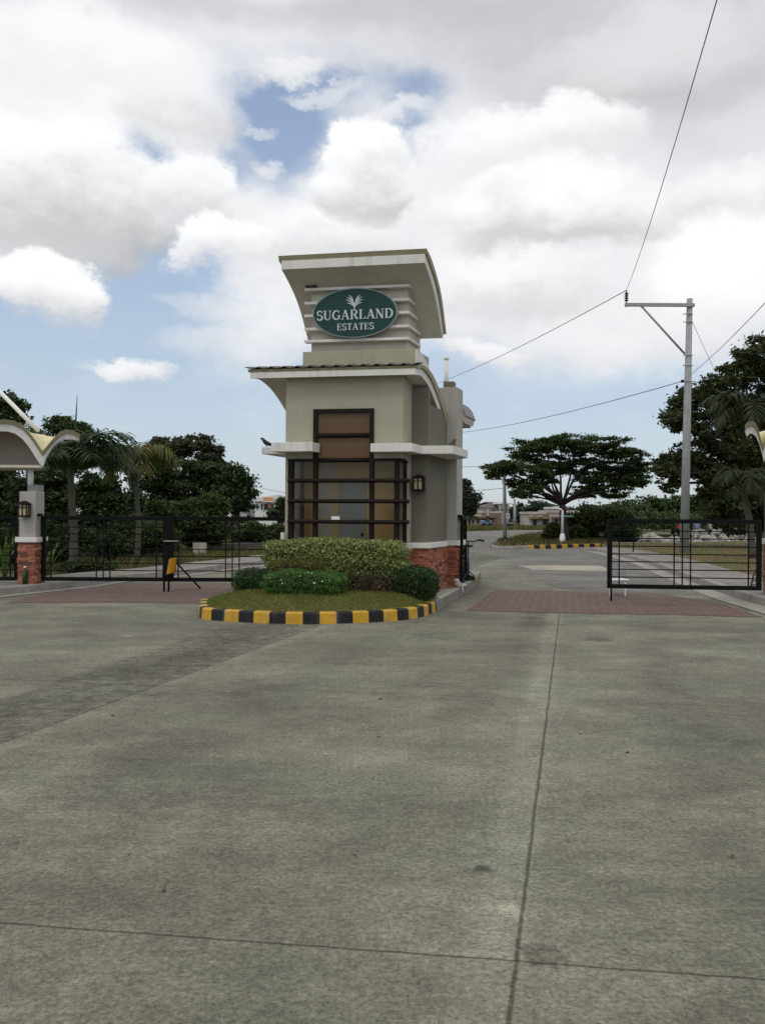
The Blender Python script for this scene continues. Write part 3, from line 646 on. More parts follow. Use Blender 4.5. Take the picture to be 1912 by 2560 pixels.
# lower curved roof: white slab and olive sheets over it
def curve(pts, n=6):
    return [tuple(p) for p in smooth_path(pts, n)]
low_in = curve([(-.2,3.91),(.15,3.94),(.6,3.84),(1.0,3.66),(1.4,3.42),(1.80,3.12)])
low_mid = curve([(-.2,4.015),(.13,4.065),(.64,3.975),(1.10,3.76),(1.5,3.52),(1.84,3.24)])
low_out = curve([(-.225,4.062),(.11,4.125),(.68,4.075),(1.18,3.88),(1.62,3.64),(1.88,3.42)])
def profile(mb, lo, hi, u0, u1, mi=0):
    for i in range(len(lo)-1):
        q = [lo[i], lo[i+1], hi[i+1], hi[i]]
        a = [B3(u0,v,z) for v, z in q]; b = [B3(u1,v,z) for v, z in q]; fs = [(0,4,5,1),(2,6,7,3)]
        if i == 0: fs.append((3,7,4,0))
        if i == len(lo)-2: fs.append((1,5,6,2))
        fs += [(0,1,2,3),(7,6,5,4)]
        mb.add(a+b, fs, mi)
w = MB(); profile(w, low_in, low_mid, -2.66, .267); rf = w.build('roof', M['soffit'], gh)
w = MB(); profile(w, [(a-.004,b) for a, b in low_mid], low_out, -2.70, .315); w.build('roof_sheet', M['roofing'], rf)
# scalloped ends of the corrugated sheets along the front
w = MB(); k = 0; uu = -2.74
while uu < .20:
    sgn = [(i/6) for i in range(7)]
    lo = [B3(uu+.235*t, -.25, 4.066+.03*abs(2*t-1)**1.6) for t in sgn]; lo2 = [B3(uu+.235*t, .12, 4.128+.03*abs(2*t-1)**1.6) for t in sgn]
    hi = [(x,y,z+.014) for x, y, z in lo]; hi2 = [(x,y,z+.014) for x, y, z in lo2]
    for i in range(6): w.hexa([lo[i],lo[i+1],lo2[i+1],lo2[i],hi[i],hi[i+1],hi2[i+1],hi2[i]])
    uu += .235
w.build('corrugated_edge', M['roofdark'], rf)
MB().uv(-2.66,.267,-.212,-.2003,3.91,4.013).build('fascia', M['trim'], rf)
w = MB(); lo = [(-.2,3.905)]+low_in[1:]
# pale edge band on the right-hand verge
profile(w, [(a,b-.006) for a, b in low_in], [(a,b) for a, b in low_mid], .2675, .279); w.build('verge_band', M['trim'], rf)
# upstand over the roof's end and plinth under the sign block
w = MB(); w.uv(-1.82,.19, .05,.95, 4.10,4.40); w.build('plinth', M['plinth'], gh, bevel=.01)
w = MB(); st = curve([(.06,4.395),(.35,4.36),(.7,4.24),(1.0,4.05)],4); sb = [(a,b-.3) for a, b in st]; profile(w, sb, st, .10, .235); w.build('upstand', M['trim'], gh)
# sign block
up_in = curve([(-.3,5.775),(0,5.62),(.32,5.41),(.58,5.15),(.90,4.74)])
up_mid = curve([(-.3,5.93),(-.02,5.80),(.33,5.61),(.63,5.33),(.97,4.82)])
up_out = curve([(-.33,6.01),(-.02,5.925),(.34,5.73),(.70,5.43),(1.05,4.84)])
inner_ = [(v,z+.04) for v, z in up_in if .15 < v < .86]
poly = [(.15,4.402),(.93,4.402),(.93,4.80)]+inner_[::-1]+[(.15,5.60)]
w = MB(); a = [B3(-1.70,v,z) for v, z in poly]; b = [B3(.03,v,z) for v, z in poly]; w.bridge(a, b); w.build('sign_block', M['cream'], gh)
for z in (5.52,5.28,5.055,4.82,4.605):
    w = MB(); w.uv(-1.785,.085, .03,.149, z-.045,z); w.uv(.031,.085, .150,(.78 if z < 5 else .58 if z < 5.2 else .40 if z < 5.4 else .2), z-.045,z)
    w.build('louvre', M['trim'], gh)
w = MB(); profile(w, up_in, up_mid, -2.06, .44); ur = w.build('upper_roof', M['soffit'], gh)
w = MB(); profile(w, [(a-.004,b+.002) for a, b in up_mid], up_out, -2.11, .485); w.build('roof_sheet', M['roofing'], ur)
MB().uv(-2.06,.44,-.314,-.3003,5.775,5.925).build('fascia', M['trim'], ur)
w = MB(); profile(w, [(a,b-.004) for a, b in up_in], up_mid, .4405, .452); w.build('verge_band', M['trim'], ur)
# small rear roof, arched across the lane side
w = MB(); arc_ = [(.10,3.78),(.25,3.80),(.38,3.70),(.47,3.50)]; arcs = curve(arc_, 4); lo_ = [(a-.03,b-.12) for a, b in arcs]
for i in range(len(arcs)-1):
    q = [lo_[i], lo_[i+1], arcs[i+1], arcs[i]]
    a = [B3(u_,2.7,z) for u_, z in q]; b = [B3(u_,3.5,z) for u_, z in q]; w.bridge(a, b)
rr = w.build('rear_roof', M['soffit'], gh)
w = MB()
for i in range(len(arcs)-1):
    q = [arcs[i], arcs[i+1], (arcs[i+1][0]+.025,arcs[i+1][1]+.035), (arcs[i][0]+.01,arcs[i][1]+.04)]
    w.bridge([B3(u_,2.66,z) for u_, z in q], [B3(u_,3.52,z) for u_, z in q])
w.build('roof_sheet', M['metal'], rr)
MB().uv(.0,.40, 2.75,3.45, 3.35,3.62).build('roof_block', M['wall'], rr)
# sign: oval board with serif lettering and a sprouting-leaf emblem
SV = .02
sc = B3(-.85,SV,5.045)
def SP(x, z, v): return B3(-.855+x, v, 5.042+z)
def oval(rx, rz, v0, v1, mb, n=48):
    A = [SP(rx*math.cos(2*math.pi*i/n), rz*math.sin(2*math.pi*i/n), v0) for i in range(n)]; Bq = [SP(rx*math.cos(2*math.pi*i/n), rz*math.sin(2*math.pi*i/n), v1) for i in range(n)]
    return mb.bridge(A, Bq)
w = oval(.755, .435, -.03, .028, MB()); sg = w.build('sign', M['sign_rim'], gh)
oval(.735, .418, -.036, -.0305, MB()).build('sign_face', M['sign'], sg)
def stroke(mb, pts, ws, x0, y0, s, v):
    """variable-width stroke in the sign plane"""
    n = len(pts); Lp, Rp = [], []
    for i in range(n):
        a = np.array(pts[max(0,i-1)]); b = np.array(pts[min(n-1,i+1)]); t = b-a; t = t/np.linalg.norm(t); nn = np.array([-t[1],t[0]]); wv = ws[i]/2 if isinstance(ws,(list,tuple)) else ws/2
        p = np.array(pts[i]); Lp.append(p+nn*wv); Rp.append(p-nn*wv)
    for i in range(n-1):
        q = [Lp[i],Lp[i+1],Rp[i+1],Rp[i]]
        q = [(x0+a[0]*s[0], y0+a[1]*s[1]) for a in q]
        mb.bridge([SP(a,b,v) for a, b in q], [SP(a,b,-.0355) for a, b in q])
def arcp(cx, cy, rx, ry, a0, a1, n=14): return [(cx+rx*math.cos(rad(a0+(a1-a0)*i/n)), cy+ry*math.sin(rad(a0+(a1-a0)*i/n))) for i in range(n+1)]
def tw(n, thick, thin, pw=1): return [thin+(thick-thin)*math.sin(math.pi*i/(n-1))**pw for i in range(n)]
TH, TN, SF = .17, .065, .05
def glyph(ch):
    g = []
    def ser(x, y, w_=.30): g.append(([(x-w_/2,y),(x+w_/2,y)], SF))
    if ch == 'S':
        a = arcp(.34,.745,.235,.23,30,270); g.append((a, tw(len(a),TH*.8,TN))); a = arcp(.34,.275,.26,.25,90,-150); g.append((a, tw(len(a),TH*.95,TN)))
        g.append(([(.57,.98),(.57,.70)],.05)); g.append(([(.09,.30),(.09,.02)],.05)); wd = .70
    elif ch == 'U':
        g.append(([(.16,1),(.16,.32)],TH)); a = arcp(.42,.32,.26,.30,180,360); g.append((a,[TH]+[TH*.85]*3+[TN*1.2]*(len(a)-4))); g.append(([(.68,.32),(.68,1)],TN)); ser(.16,.975); ser(.68,.975,.26); wd = .86
    elif ch == 'G':
        a = arcp(.46,.5,.36,.46,48,318,20); g.append((a, tw(len(a),TH,TN))); g.append(([(.72,.42),(.72,.08)],TH)); ser(.70,.44,.30); g.append(([(.71,.98),(.71,.68)],.05)); wd = .90
    elif ch == 'A':
        g.append(([(.12,0),(.43,1)],TN)); g.append(([(.42,1),(.74,0)],TH)); g.append(([(.22,.33),(.62,.33)],TN)); ser(.12,.025,.26); ser(.74,.025,.30); wd = .90
    elif ch == 'R':
        g.append(([(.18,0),(.18,1)],TH)); ser(.18,.025,.34); g.append(([(.06,.975),(.45,.975)],SF)); a = arcp(.42,.745,.25,.23,90,-90); g.append((a, tw(len(a),TH,TN))); g.append(([(.2,.515),(.44,.515)],SF)); g.append(([(.42,.52),(.74,.02)],TH*.95)); ser(.79,.025,.18); wd = .88
    elif ch == 'L':
        g.append(([(.18,0),(.18,1)],TH)); ser(.18,.975,.34); g.append(([(.05,.025),(.66,.025)],SF)); g.append(([(.645,.0),(.665,.28)],.06)); wd = .74
    elif ch == 'N':
        g.append(([(.14,0),(.14,.98)],TN)); g.append(([(.14,1),(.72,0)],TH)); g.append(([(.72,0),(.72,1)],TN)); ser(.12,.025,.26); ser(.72,.975,.26); g.append(([(.0,.975),(.2,.975)],SF)); wd = .90
    elif ch == 'D':
        g.append(([(.18,0),(.18,1)],TH)); g.append(([(.05,.975),(.40,.975)],SF)); g.append(([(.05,.025),(.40,.025)],SF)); a = arcp(.36,.5,.40,.475,90,-90,18); g.append((a, tw(len(a),TH,TN,.7))); wd = .88
    elif ch == 'E':
        g.append(([(.18,0),(.18,1)],TH)); 
        for y in (.025,.975): g.append(([(.05,y),(.66,y)],SF))
        g.append(([(.2,.51),(.5,.51)],SF)); g.append(([(.645,1.0),(.645,.76)],.055)); g.append(([(.655,0),(.655,.27)],.055)); g.append(([(.50,.62),(.50,.40)],.05)); wd = .74
    elif ch == 'T':
        g.append(([(.38,0),(.38,1)],TH)); g.append(([(.05,.975),(.71,.975)],SF)); g.append(([(.065,1),(.065,.74)],.05)); g.append(([(.695,1),(.695,.74)],.05)); ser(.38,.025,.34); wd = .76
    return g, wd
def word(name, txt, xc, y0, hgt, width):
    tot = sum(glyph(c)[1] for c in txt)+.04*(len(txt)-1); sx = width/tot; x = xc-width/2; k = 0
    for c in txt:
        g, wd = glyph(c); mb = MB()
        for pts, ws in g:
            stroke(mb, pts, ws, x, y0, (sx, hgt), -.041-.0003*k); k += 1
        mb.build('letter', M['letters'], sg)
        x += (wd+.04)*sx
word('w1', 'SUGARLAND', .005, -.115, .165, 1.37)
word('w2', 'ESTATES', .02, -.30, .115, .665)
w = MB(); k = 0
for s_ in (-1,1):
    for (x1,y1,x2,y2,x3,y3) in ((.015,.155,.045,.26,.10,.285),(.013,.13,.055,.235,.135,.25),(.012,.105,.06,.205,.155,.205),(.010,.08,.05,.15,.135,.155)):
        pts = [((1-t)**2*x1*s_+2*(1-t)*t*x2*s_+t*t*x3*s_, (1-t)**2*y1+2*(1-t)*t*y2+t*t*y3) for t in [i/8 for i in range(9)]]
        stroke(w, pts, tw(9,.020,.004), 0.0, 0.02, (1,1), -.041-.0003*k); k += 1
stroke(w, [(0,.155),(0,.10),(.0,.03)], [.03,.022,.008], 0, .02, (1,1), -.045)
w.build('emblem', M['letters'], sg)
# ---- window: steel grid, panes
wf = MB()
def bar(u0, u1, z0, z1, v0=-.035, v1=.035): wf.uv(u0, u1, v0, v1, z0, z1)
ext = []
bar(-1.585,-1.515,1.04,3.37); bar(-.575,-.505,1.04,3.37)
bar(-1.5145,-.5755,3.30,3.37)
def hb(z, u0, u1, r=.040, v=-.01):
    wf.tube([B3(u0,v,z), B3(u1,v,z)], r, 10)
for z in (2.908,2.475): hb(z, -1.515,-.575)
for z in (2.115,1.755,1.395):
    wf.tube([B3(-2.03,.0,z),B3(-1.99,-.04,z),B3(-1.90,-.055,z),B3(-.2,-.055,z),B3(-.06,-.05,z),B3(.02,-.01,z),B3(.045,.08,z),B3(.045,.16,z)], .038, 10)
bar(-2.04,-1.586,2.455,2.499,-.04,.03); bar(-.5745,-.08,2.455,2.499,-.04,.03)
wf.tube([B3(-.09,-.01,2.477),B3(-.02,.0,2.475),B3(.02,.05,2.46),B3(.03,.14,2.44)], .028, 8)
bar(-2.035,-1.955,1.04,2.454); wf.uv(-1.955,-1.90,.30,.36,1.08,2.5)
bar(-.135,-.06,1.04,2.454); wf.uv(-.03,.03, .115,.168, 1.04,2.44)
bar(-2.04,.0,1.031,1.075,-.05,.05); wf.uv(.0,.04, -.05,.168, 1.031,1.07)
wn = wf.build('window', M['frame'], gh)
pn = MB(); pn.uv(-1.514,-.576, .04,.046, 1.08,2.47); pn.uv(-1.954,-1.586,.04,.046,1.08,2.45); pn.uv(-.574,-.136,.04,.046,1.08,2.45); pn.uv(-.008,-.002,.04,.114,1.08,2.44)
pn.build('pane', M['pane'], wn)
pn = MB(); pn.uv(-1.514,-.576,.015,.021,2.945,3.30); pn.uv(-1.514,-.576,.015,.021,2.51,2.875)
pn.build('pane', M['brownpane'], wn)
# interior
VB = .80
def onv(px, py, v):
    d = ray(px, py); A = np.array([[d[0],-BU[0]],[d[1],-BU[1]]]); t_, u_ = np.linalg.solve(A, BO+v*BV); return float(u_), float(1.5+d[2]*t_)
uc = [onv(px, 1200, VB)[0] for px in (757,798,835,847,918,927,1015)]; zd = onv(880,1207,VB)[1]
w = MB(); w.uv(-1.97,uc[1]-.001,VB,VB+.1,.95,3.0); w.uv(uc[5]+.001,-.125,VB+.002,VB+.1,.95,3.0); w.uv(uc[2]+.001,uc[5]-.001,VB+.002,VB+.1,zd+.09,3.0); w.uv(-1.979,-1.962,.36,VB-.001,.95,3.0); w.build('inner_wall', M['ochre'], gh)
MB().uv(uc[1],uc[2],VB-.01,VB+.1,.95,3.0).build('inner_panel', M['inner'], gh)
MB().uv(-1.978,-1.955,.13,.355,1.04,2.5).build('side_panel', M['inner'], gh)
d_ = MB().uv(uc[3]+.002,uc[4]-.002,VB-.03,VB+.0,.9,zd).build('door', M['door'], gh)
MB().ell(B3(uc[4]-.07,VB-.06,1.16),(.03,.03,.03),8,6).build('handle', M['frame'], d_)
w = MB(); w.uv(uc[2]+.001,uc[3],VB-.02,VB+.001,.9,zd+.09); w.uv(uc[4],uc[5],VB-.02,VB+.001,.9,zd+.09); w.uv(uc[3]+.001,uc[4]-.001,VB-.02,VB+.001,zd+.002,zd+.09); w.build('door_frame', M['ochre'], gh)
w = MB(); w.uv(-1.97,-.13,.13,1.74,3.05,3.10); w.build('ceiling', M['inner'], gh)
w = MB(); w.uv(-1.97,-.01,.06,1.74,.932,.945); w.build('inner_floor', M['pave'], gh)
paper = MB().uv(-1.225,-1.075,-.092,-.089,1.43,1.49); tag(paper.build('paper', M['white']), 'small white sheet of paper on the black window grid', 'paper')
# lanterns
def lantern(mb_f, mb_g, c, d, nrm, s=1.0):
    """carriage lantern on a wall: c centre (x,y,z), d along the wall, nrm outwards"""
    d = np.array([d[0],d[1],0.]); nrm = np.array([nrm[0],nrm[1],0.]); c = np.array(c)
    up = np.array([0,0,1.]); h = .085*s
    def bx(mb, a0, a1, b0, b1, z0, z1): mb.hexa([tuple(c+d*a+nrm*b+up*z) for z in (z0,z1) for a, b in ((a0,b1),(a1,b1),(a1,b0),(a0,b0))][0:8])
    bx(mb_g, -.072*s,.072*s,.022*s,.165*s,-.10*s,.095*s)
    for a in (-.08,0,.08):
        bx(mb_f, (a-.009)*s,(a+.009)*s,.165*s,.182*s,-.11*s,.11*s)
        if a: bx(mb_f, (a-.009)*s,(a+.009)*s,.02*s,.038*s,-.11*s,.11*s); bx(mb_f, (a-.008)*s,(a+.008)*s,.09*s,.107*s,-.11*s,.11*s)
    bx(mb_f, -.095*s,.095*s,.012*s,.195*s,-.135*s,-.108*s); bx(mb_f, -.095*s,.095*s,.012*s,.195*s,.10*s,.122*s); bx(mb_f, -.085*s,.085*s,.172*s,.184*s,.045*s,.058*s)
    q = [(-.10*s,.20*s),(.10*s,.20*s),(.10*s,.008*s),(-.10*s,.008*s)]; t_ = [(-.025*s,.12*s),(.025*s,.12*s),(.025*s,.06*s),(-.025*s,.06*s)]
    mb_f.bridge([tuple(c+d*a+nrm*b+up*.1225*s) for a, b in q], [tuple(c+d*a+nrm*b+up*.175*s) for a, b in t_])
    bx(mb_f, -.05*s,.05*s,-.005,.0105*s,-.10*s,.10*s)
a_, g_ = MB(), MB(); lantern(a_, g_, B3(.165,.53,2.075), BU, -BV, .95)
ln = a_.build('wall_lantern', M['frame'], gh); g_.build('lamp_glass', M['lampglass'], ln)
mt = MB(); mt.uv(-2.12,-2.06,-.14,-.0505,1.05,1.2); mt.build('meter_box', M['inner'], gh)
# ================================================================== CANOPIES AND GATE PILLARS
def gate_pillar(cx, cy, w_, dp, base_z, top_z, rz, label, side, capz=1.03):
    t = thing('gate_pillar', label, 'pillar', (cx,cy,base_z), 'brick-footed pillars beside the gates')
    ca, sa = math.cos(rz), math.sin(rz)
    def q(x, y): return (cx+x*ca-y*sa, cy+x*sa+y*ca)
    mb = MB(); rr_ = random.Random(int(cx*10)); h = [(-w_/2,-dp/2),(w_/2,-dp/2),(w_/2,dp/2),(-w_/2,dp/2)]
    for i in range(4): ledges(mb, q(*h[i]), q(*h[(i+1)%4]), base_z, capz-.1, rr_, .035)
    mb.prism([q(x*.95,y*.95) for x, y in h], base_z, capz-.1); mb.build('brick_base', M['brick'], t)
    MB().prism([q(x*1.28,y*1.28) for x, y in h], capz-.1, capz).build('base_cap', M['trim'], t, bevel=.006)
    MB().prism([q(x*.97,y*.97) for x, y in h], capz, top_z).build('shaft', M['pillar'], t, bevel=.008)
    MB().box((cx+.05,cy+.05,top_z+.065),(w_*.62,dp*.62,.13),rz).build('pillar_block', M['metal'], t)
    a1, g1 = MB(), MB(); dd = np.array([ca,sa]); nn = np.array([sa,-ca]); p = np.array([cx,cy])+nn*dp*.49-dd*.01
    lantern(a1, g1, (p[0],p[1],top_z-.36), dd, nn, 1.0); l_ = a1.build('wall_lantern', M['frame'], t); g1.build('lamp_glass', M['lampglass'], l_)
    return t
pLb = G(75,1460,.146)
PLx, PLy = pLb[0]-.035, pLb[1]+.17
ptop = P(75,1229,PLy)[2]
gate_pillar(PLx, PLy, .34, .36, .146, ptop, rad(-6), 'grey pillar on a brick foot at the left end of the closed gate, with a green bottle at its base', -1, capz=P(75,1342,PLy)[2])
pRb = np.array([P(1925,1480,15.25)[0]+.17, 15.35])
gate_pillar(pRb[0], pRb[1], .36, .36, .146, P(1940,1229,15.3)[2], rad(-8), 'brick-footed pillar cut by the right edge of the picture, holding the open gate', 1, capz=P(1925,1347,15.3)[2])
def canopy(name, label, out_px, in_px, cY, bottom_y, crests, back, rise_px):
    """twin-vault gate canopy: outlines are set at depth cY, the body runs back from there and its roof rises to a level rear edge"""
    t_o = [P(x,y,cY)-np.array([0,0,.085]) for x, y in out_px]; t_i = [P(x,y,cY) for x, y in in_px]
    root = thing(name, label, 'canopy', t_o[0])
    n = len(t_o); zr = P(out_px[0][0], rise_px, cY)[2]; i1, i2 = crests; zr = P(out_px[0][0], rise_px, cY+back[1])[2]; z1_, z2_ = t_o[i1][2], t_o[i2][2]
    bk = np.array([back[0], back[1], 0.])
    mb = MB(); ft = [tuple(p+np.array([0,-.03,0])) for p in t_o]; fb = [tuple(p) for p in t_i]
    mb = MB()
    for i in range(n-1):     # white front arch band with thickness
        mb.bridge([ft[i],ft[i+1],fb[i+1],fb[i]], [tuple(np.array(p)+bk*.09) for p in (ft[i],ft[i+1],fb[i+1],fb[i])])
    mb.build('arch_band', M['trim'], root)
    mb = MB()                # olive sheet edge, standing a little above the band
    top = [tuple(np.array(p)+np.array([0,-.05,.0])) for p in t_o]; tp2 = [tuple(np.array(p)+np.array([0,-.05,.085])) for p in t_o]
    for i in range(n-1): mb.bridge([top[i],top[i+1],tp2[i+1],tp2[i]], [tuple(np.array(p)+bk*.12) for p in (top[i],top[i+1],tp2[i+1],tp2[i])])
    mb.build('sheet_edge', M['edge'], root)
    mb = MB(); m_ = 6        # roof shell rising from the arches to the rear ridge line
    rows = []
    for k in range(m_+1):
        f = k/m_; row = []
        for i in range(n):
            p = np.array(tp2[i])+bk*f+np.array([0,.02,0]); zz = tp2[i][2]
            if i1 < i < i2: q_ = (i-i1)/(i2-i1); zz = max(zz, min(z1_, zr*.985+.0)*(1-q_)+(z2_+.03)*q_)
            p[2] = tp2[i][2]*(1-f)+zz*f; row.append(tuple(p))
        rows.append(row)
    vs = [p for r in rows for p in r]+[(p[0],p[1],p[2]-.045) for r in rows for p in r]; nn = n*(m_+1)
    fs = [(k*n+i,k*n+i+1,(k+1)*n+i+1,(k+1)*n+i) for k in range(m_) for i in range(n-1)]
    fs += [tuple(nn+j for j in reversed(f)) for f in fs]
    fs += [(i,nn+i,nn+i+1,i+1) for i in range(n-1)]+[(m_*n+i+1,nn+m_*n+i+1,nn+m_*n+i,m_*n+i) for i in range(n-1)]
    mb.add(vs, fs, 0); mb.build('roof', M['roofyellow'], root)
    return root, tp2, bk, zr
def z4(x, y): return x/4.13, 950+y/4.13
CY = 16.6
out_l = [z4(*q) for q in ((-700,760),(-600,620),(-480,520),(-330,440),(-160,412),(0,410),(80,410),(150,420),(230,455),(300,522),(370,612),(425,700),(452,738),(480,705),(530,645),(590,575),(640,530),(690,512),(760,518),(835,565))]
in_l = [z4(*q) for q in ((-740,890),(-620,780),(-500,660),(-340,570),(-160,530),(0,528),(80,530),(160,552),(240,612),(305,695),(365,790),(415,870),(445,890),(458,870),(480,805),(540,705),(600,645),(660,615),(740,612),(800,628))]
cr_, tp_, bk_, zr_ = canopy('gate_canopy', 'twin-vault white canopy with yellow roof above the left gate pillar', out_l, in_l, CY, 0, (7,17), (-.50,1.4), z4(0,500)[1])
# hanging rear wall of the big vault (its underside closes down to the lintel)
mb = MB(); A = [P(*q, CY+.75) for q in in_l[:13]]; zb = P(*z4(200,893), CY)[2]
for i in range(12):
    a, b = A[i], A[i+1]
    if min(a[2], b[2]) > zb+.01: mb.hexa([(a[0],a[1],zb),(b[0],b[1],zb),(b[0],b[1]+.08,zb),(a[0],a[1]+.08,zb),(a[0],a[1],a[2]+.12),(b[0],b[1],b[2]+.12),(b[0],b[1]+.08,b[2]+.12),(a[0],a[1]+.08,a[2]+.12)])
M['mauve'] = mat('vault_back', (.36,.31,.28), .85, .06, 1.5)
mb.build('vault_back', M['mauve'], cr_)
a = P(*z4(-740,890),CY); b = P(*z4(436,893),CY)
MB().hexa([(a[0],CY+.02,zb-.02),(b[0],CY+.02,zb-.02),(b[0]-.42,CY+1.1,zb-.02),(a[0],CY+1.1,zb-.02),(a[0],CY+.02,zb+.03),(b[0],CY+.02,zb+.03),(b[0]-.42,CY+1.1,zb+.03),(a[0],CY+1.1,zb+.03)]).build('lintel', M['soffit'], cr_)
pp = P(*z4(318,1090), PLy)
MB().tube([(pp[0],PLy,ptop+.12),(pp[0],PLy,zb)], .055, 12).build('post', M['white'], cr_)
a = P(*z4(-60,60), CY+.9); b = P(*z4(398,522), CY+.5)
MB().tube([a, b], .042, 10).build('tie_rod', M['white'], cr_)
def z8(x, y): return 1450+x/3.576, 1050+y/3.576
out_r = [z8(*q) for q in ((1462,55),(1480,28),(1510,12),(1550,22),(1580,90),(1605,190),(1622,235),(1640,170),(1670,90),(1720,30),(1790,0),(1880,-20),(1990,0),(2090,80),(2180,200))]
in_r = [z8(*q) for q in ((1490,148),(1505,122),(1535,118),(1570,150),(1600,215),(1625,310),(1640,380),(1655,310),(1690,215),(1735,150),(1800,110),(1880,95),(1980,115),(2070,190),(2150,310))]
cR_, tp_, bkr, zrr = canopy('gate_canopy', 'white and yellow vaulted canopy tip at the right edge, before the large dark tree', out_r, in_r, 14.9, 0, (2,11), (.55,1.3), z8(0,-25)[1])
MB().tube([(pRb[0],pRb[1],P(1940,1229,15.3)[2]+.12),(pRb[0],pRb[1],P(1930,1140,15.3)[2])], .055, 12).build('post', M['white'], cR_)
# ================================================================== GATES
def gate(label, A, Bp, z0, z1, vs, hs, wp=.10, wb=.11, extra=None, group=None):
    A, Bp = np.array(A[:2]), np.array(Bp[:2]); L_ = np.linalg.norm(Bp-A); d = (Bp-A)/L_; ang = math.atan2(d[1], d[0])
    t = thing('steel_gate', label, 'gate', (*A, 0), group)
    def at(s): return A+d*s
    f = MB()
    for s in (wp/2, L_-wp/2): p = at(s); f.box((p[0],p[1],(z0+z1)/2),(wp,.06,z1-z0),ang)
    p = at(L_/2)
    for z in (z0+wb/2, z1-wb/2): f.box((p[0],p[1],z),(L_-2*wp-.004,.06,wb),ang)
    f.build('frame', M['gate'], t, bevel=.004)
    for s in vs:
        p = at(s*L_); MB().box((p[0],p[1]-.004,(z0+z1)/2),(.021,.021,z1-z0-2*wb),ang).build('upright', M['gate'], t)
    for h in hs:
        p = at(L_/2); MB().box((p[0],p[1]+.02,z0+wb+(z1-z0-2*wb)*h),(L_-2*wp,.018,.019),ang).build('rail', M['gate'], t)
    return t, at, ang
HS = [(1475-y)/(1475-920) for y in (990,1058,1130,1200,1270,1340,1410)]
# right gate (swung open)
a = P(1517,1400,15.6); b = P(1902,1400,15.3); z1 = P(1600,1297.5,15.5)[2]; z0 = P(1600,1472,15.5)[2]
VS = [(x-240)/(1620-240) for x in (348,845,918,992,1505)]
gR, at, ang = gate('open black steel gate on the right, with the grey utility pole seen through it', a, b, z0, z1, VS, HS, .085, .075, group='black steel gates')
p = at(.06); MB().tube([(p[0],p[1]-.04,z0+.45),(p[0],p[1]-.04,.0)], .018, 8).build('drop_bolt', M['frame'], gR)
p = at(.45); MB().tube([(p[0],p[1]-.05,z0+.88),(p[0]-.01,p[1]-.05,z0+.66)], .012, 6).build('latch', M['gate'], gR)
# left pair of gates (closed)
YG = 16.95
a = P(104,1400,YG); m1 = P(418.5,1400,YG); b = P(745,1400,YG+.1); z1 = P(400,1291,YG)[2]; z0 = P(400,1453.5,YG)[2]
VS = [(x/4.13-104)/(418.5-104) for x in (532,1000,1070,1140,1618)]
gL, at, ang = gate('closed black steel gate leaf beside the left brick-footed pillar', a, m1, z0, z1, VS, HS, .085, .075, group='black steel gates')
VS = [((350+x/4.13)-419.5)/(745-419.5) for x in (395,882,952,1023)]
m2 = P(420,1400,YG)
gM, at2, ang = gate('closed black steel gate leaf that runs behind the planted island to the guard tower', m2, b, z0, z1, VS, HS, .085, .075, group='black steel gates')
MB().box((m2[0]+.04,YG-.045,(z0+z1)/2+.01),(.18,.03,z1-z0+.02)).build('meeting_plate', M['gate'], gM)
for x in (250,298):
    p = P(350+x/4.13, 1476, YG-.06); MB().tube([(p[0],YG-.06,.6),(p[0],YG-.06,0)], .02, 8).build('drop_bolt', M['gate'], gM)
p = P(350+310/4.13, 1353, YG-.08); MB().tube([(p[0]-.12,YG-.085,p[2]),(p[0]+.18,YG-.085,p[2])], .014, 8).build('slide_bolt', M['metal'], gM)
a = P(350+385/4.13,1050+1480/4.13,YG-.1); b2_ = G(350+628/4.13,1050+1742/4.13,0)
MB().tube([a, b2_], .018, 6).build('stay_rod', M['gate'], gM)
# the gate further left of the pillar
a = P(-120,1400,YG); b = P(44,1400,YG)
gate('black steel side gate cut off by the left edge, left of the brick-footed pillar', a, b, z0, z1, [.45,.9], HS, .05, .075, group='black steel gates')
hp = P(98,1287,YG-.1); MB().box((hp[0],hp[1],hp[2]),(.14,.08,.05)).build('hinge', M['gate'], gL)
# gate leaf folded back beside the tower
a = (P(1153,1400,16.75)[0], 16.75); b = (P(1163,1400,19.3)[0], 19.3)
gS, at, ang = gate('black steel gate leaf swung back edge-on beside the brick pillar of the guard tower', a, b, .17, P(1150,1290,16.8)[2], [.1,.4,.48,.56,.9], HS, .085, .075, group='black steel gates')
hp = P(1146,1291,16.8); MB().box((hp[0],hp[1],hp[2]),(.16,.09,.06)).build('hinge', M['gate'], gS)
# ================================================================== SMALL THINGS BY THE GATES
# yellow raincoat-like cloth hung on the gate
mb = MB(); YJ = YG-.16; colz = [(408,318),(480,318),(548,318)]
def zj(x, y): return 380+x/9.178, 1360+y/9.178
A = [(400,345),(470,325),(545,318)]; rows = []
rr_ = random.Random(2)
prof = [(318,400,550),(400,380,553),(500,365,556),(600,350,560),(655,342,556),(700,330,470)]
prof = [(320,455,548),(350,405,550),(420,385,552),(520,365,556),(610,348,553),(655,338,530),(697,328,400)]
grid = []
for j, (y, x0, x1) in enumerate(prof):
    row = []
    for i in range(9):
        f = i/8; x = x0+(x1-x0)*f; p = P(*zj(x,y), YJ); row.append((p[0], YJ-.02-.05*math.sin(f*math.pi)+.014*math.sin(f*19+j*.4), p[2]))
    grid.append(row)
vs = [p for r in grid for p in r]+[(p[0],p[1]+.05,p[2]) for r in grid for p in r]; nn = 63
fs = [(j*9+i,j*9+i+1,(j+1)*9+i+1,(j+1)*9+i) for j in range(6) for i in range(8)]; fs += [tuple(nn+k for k in reversed(f)) for f in fs]
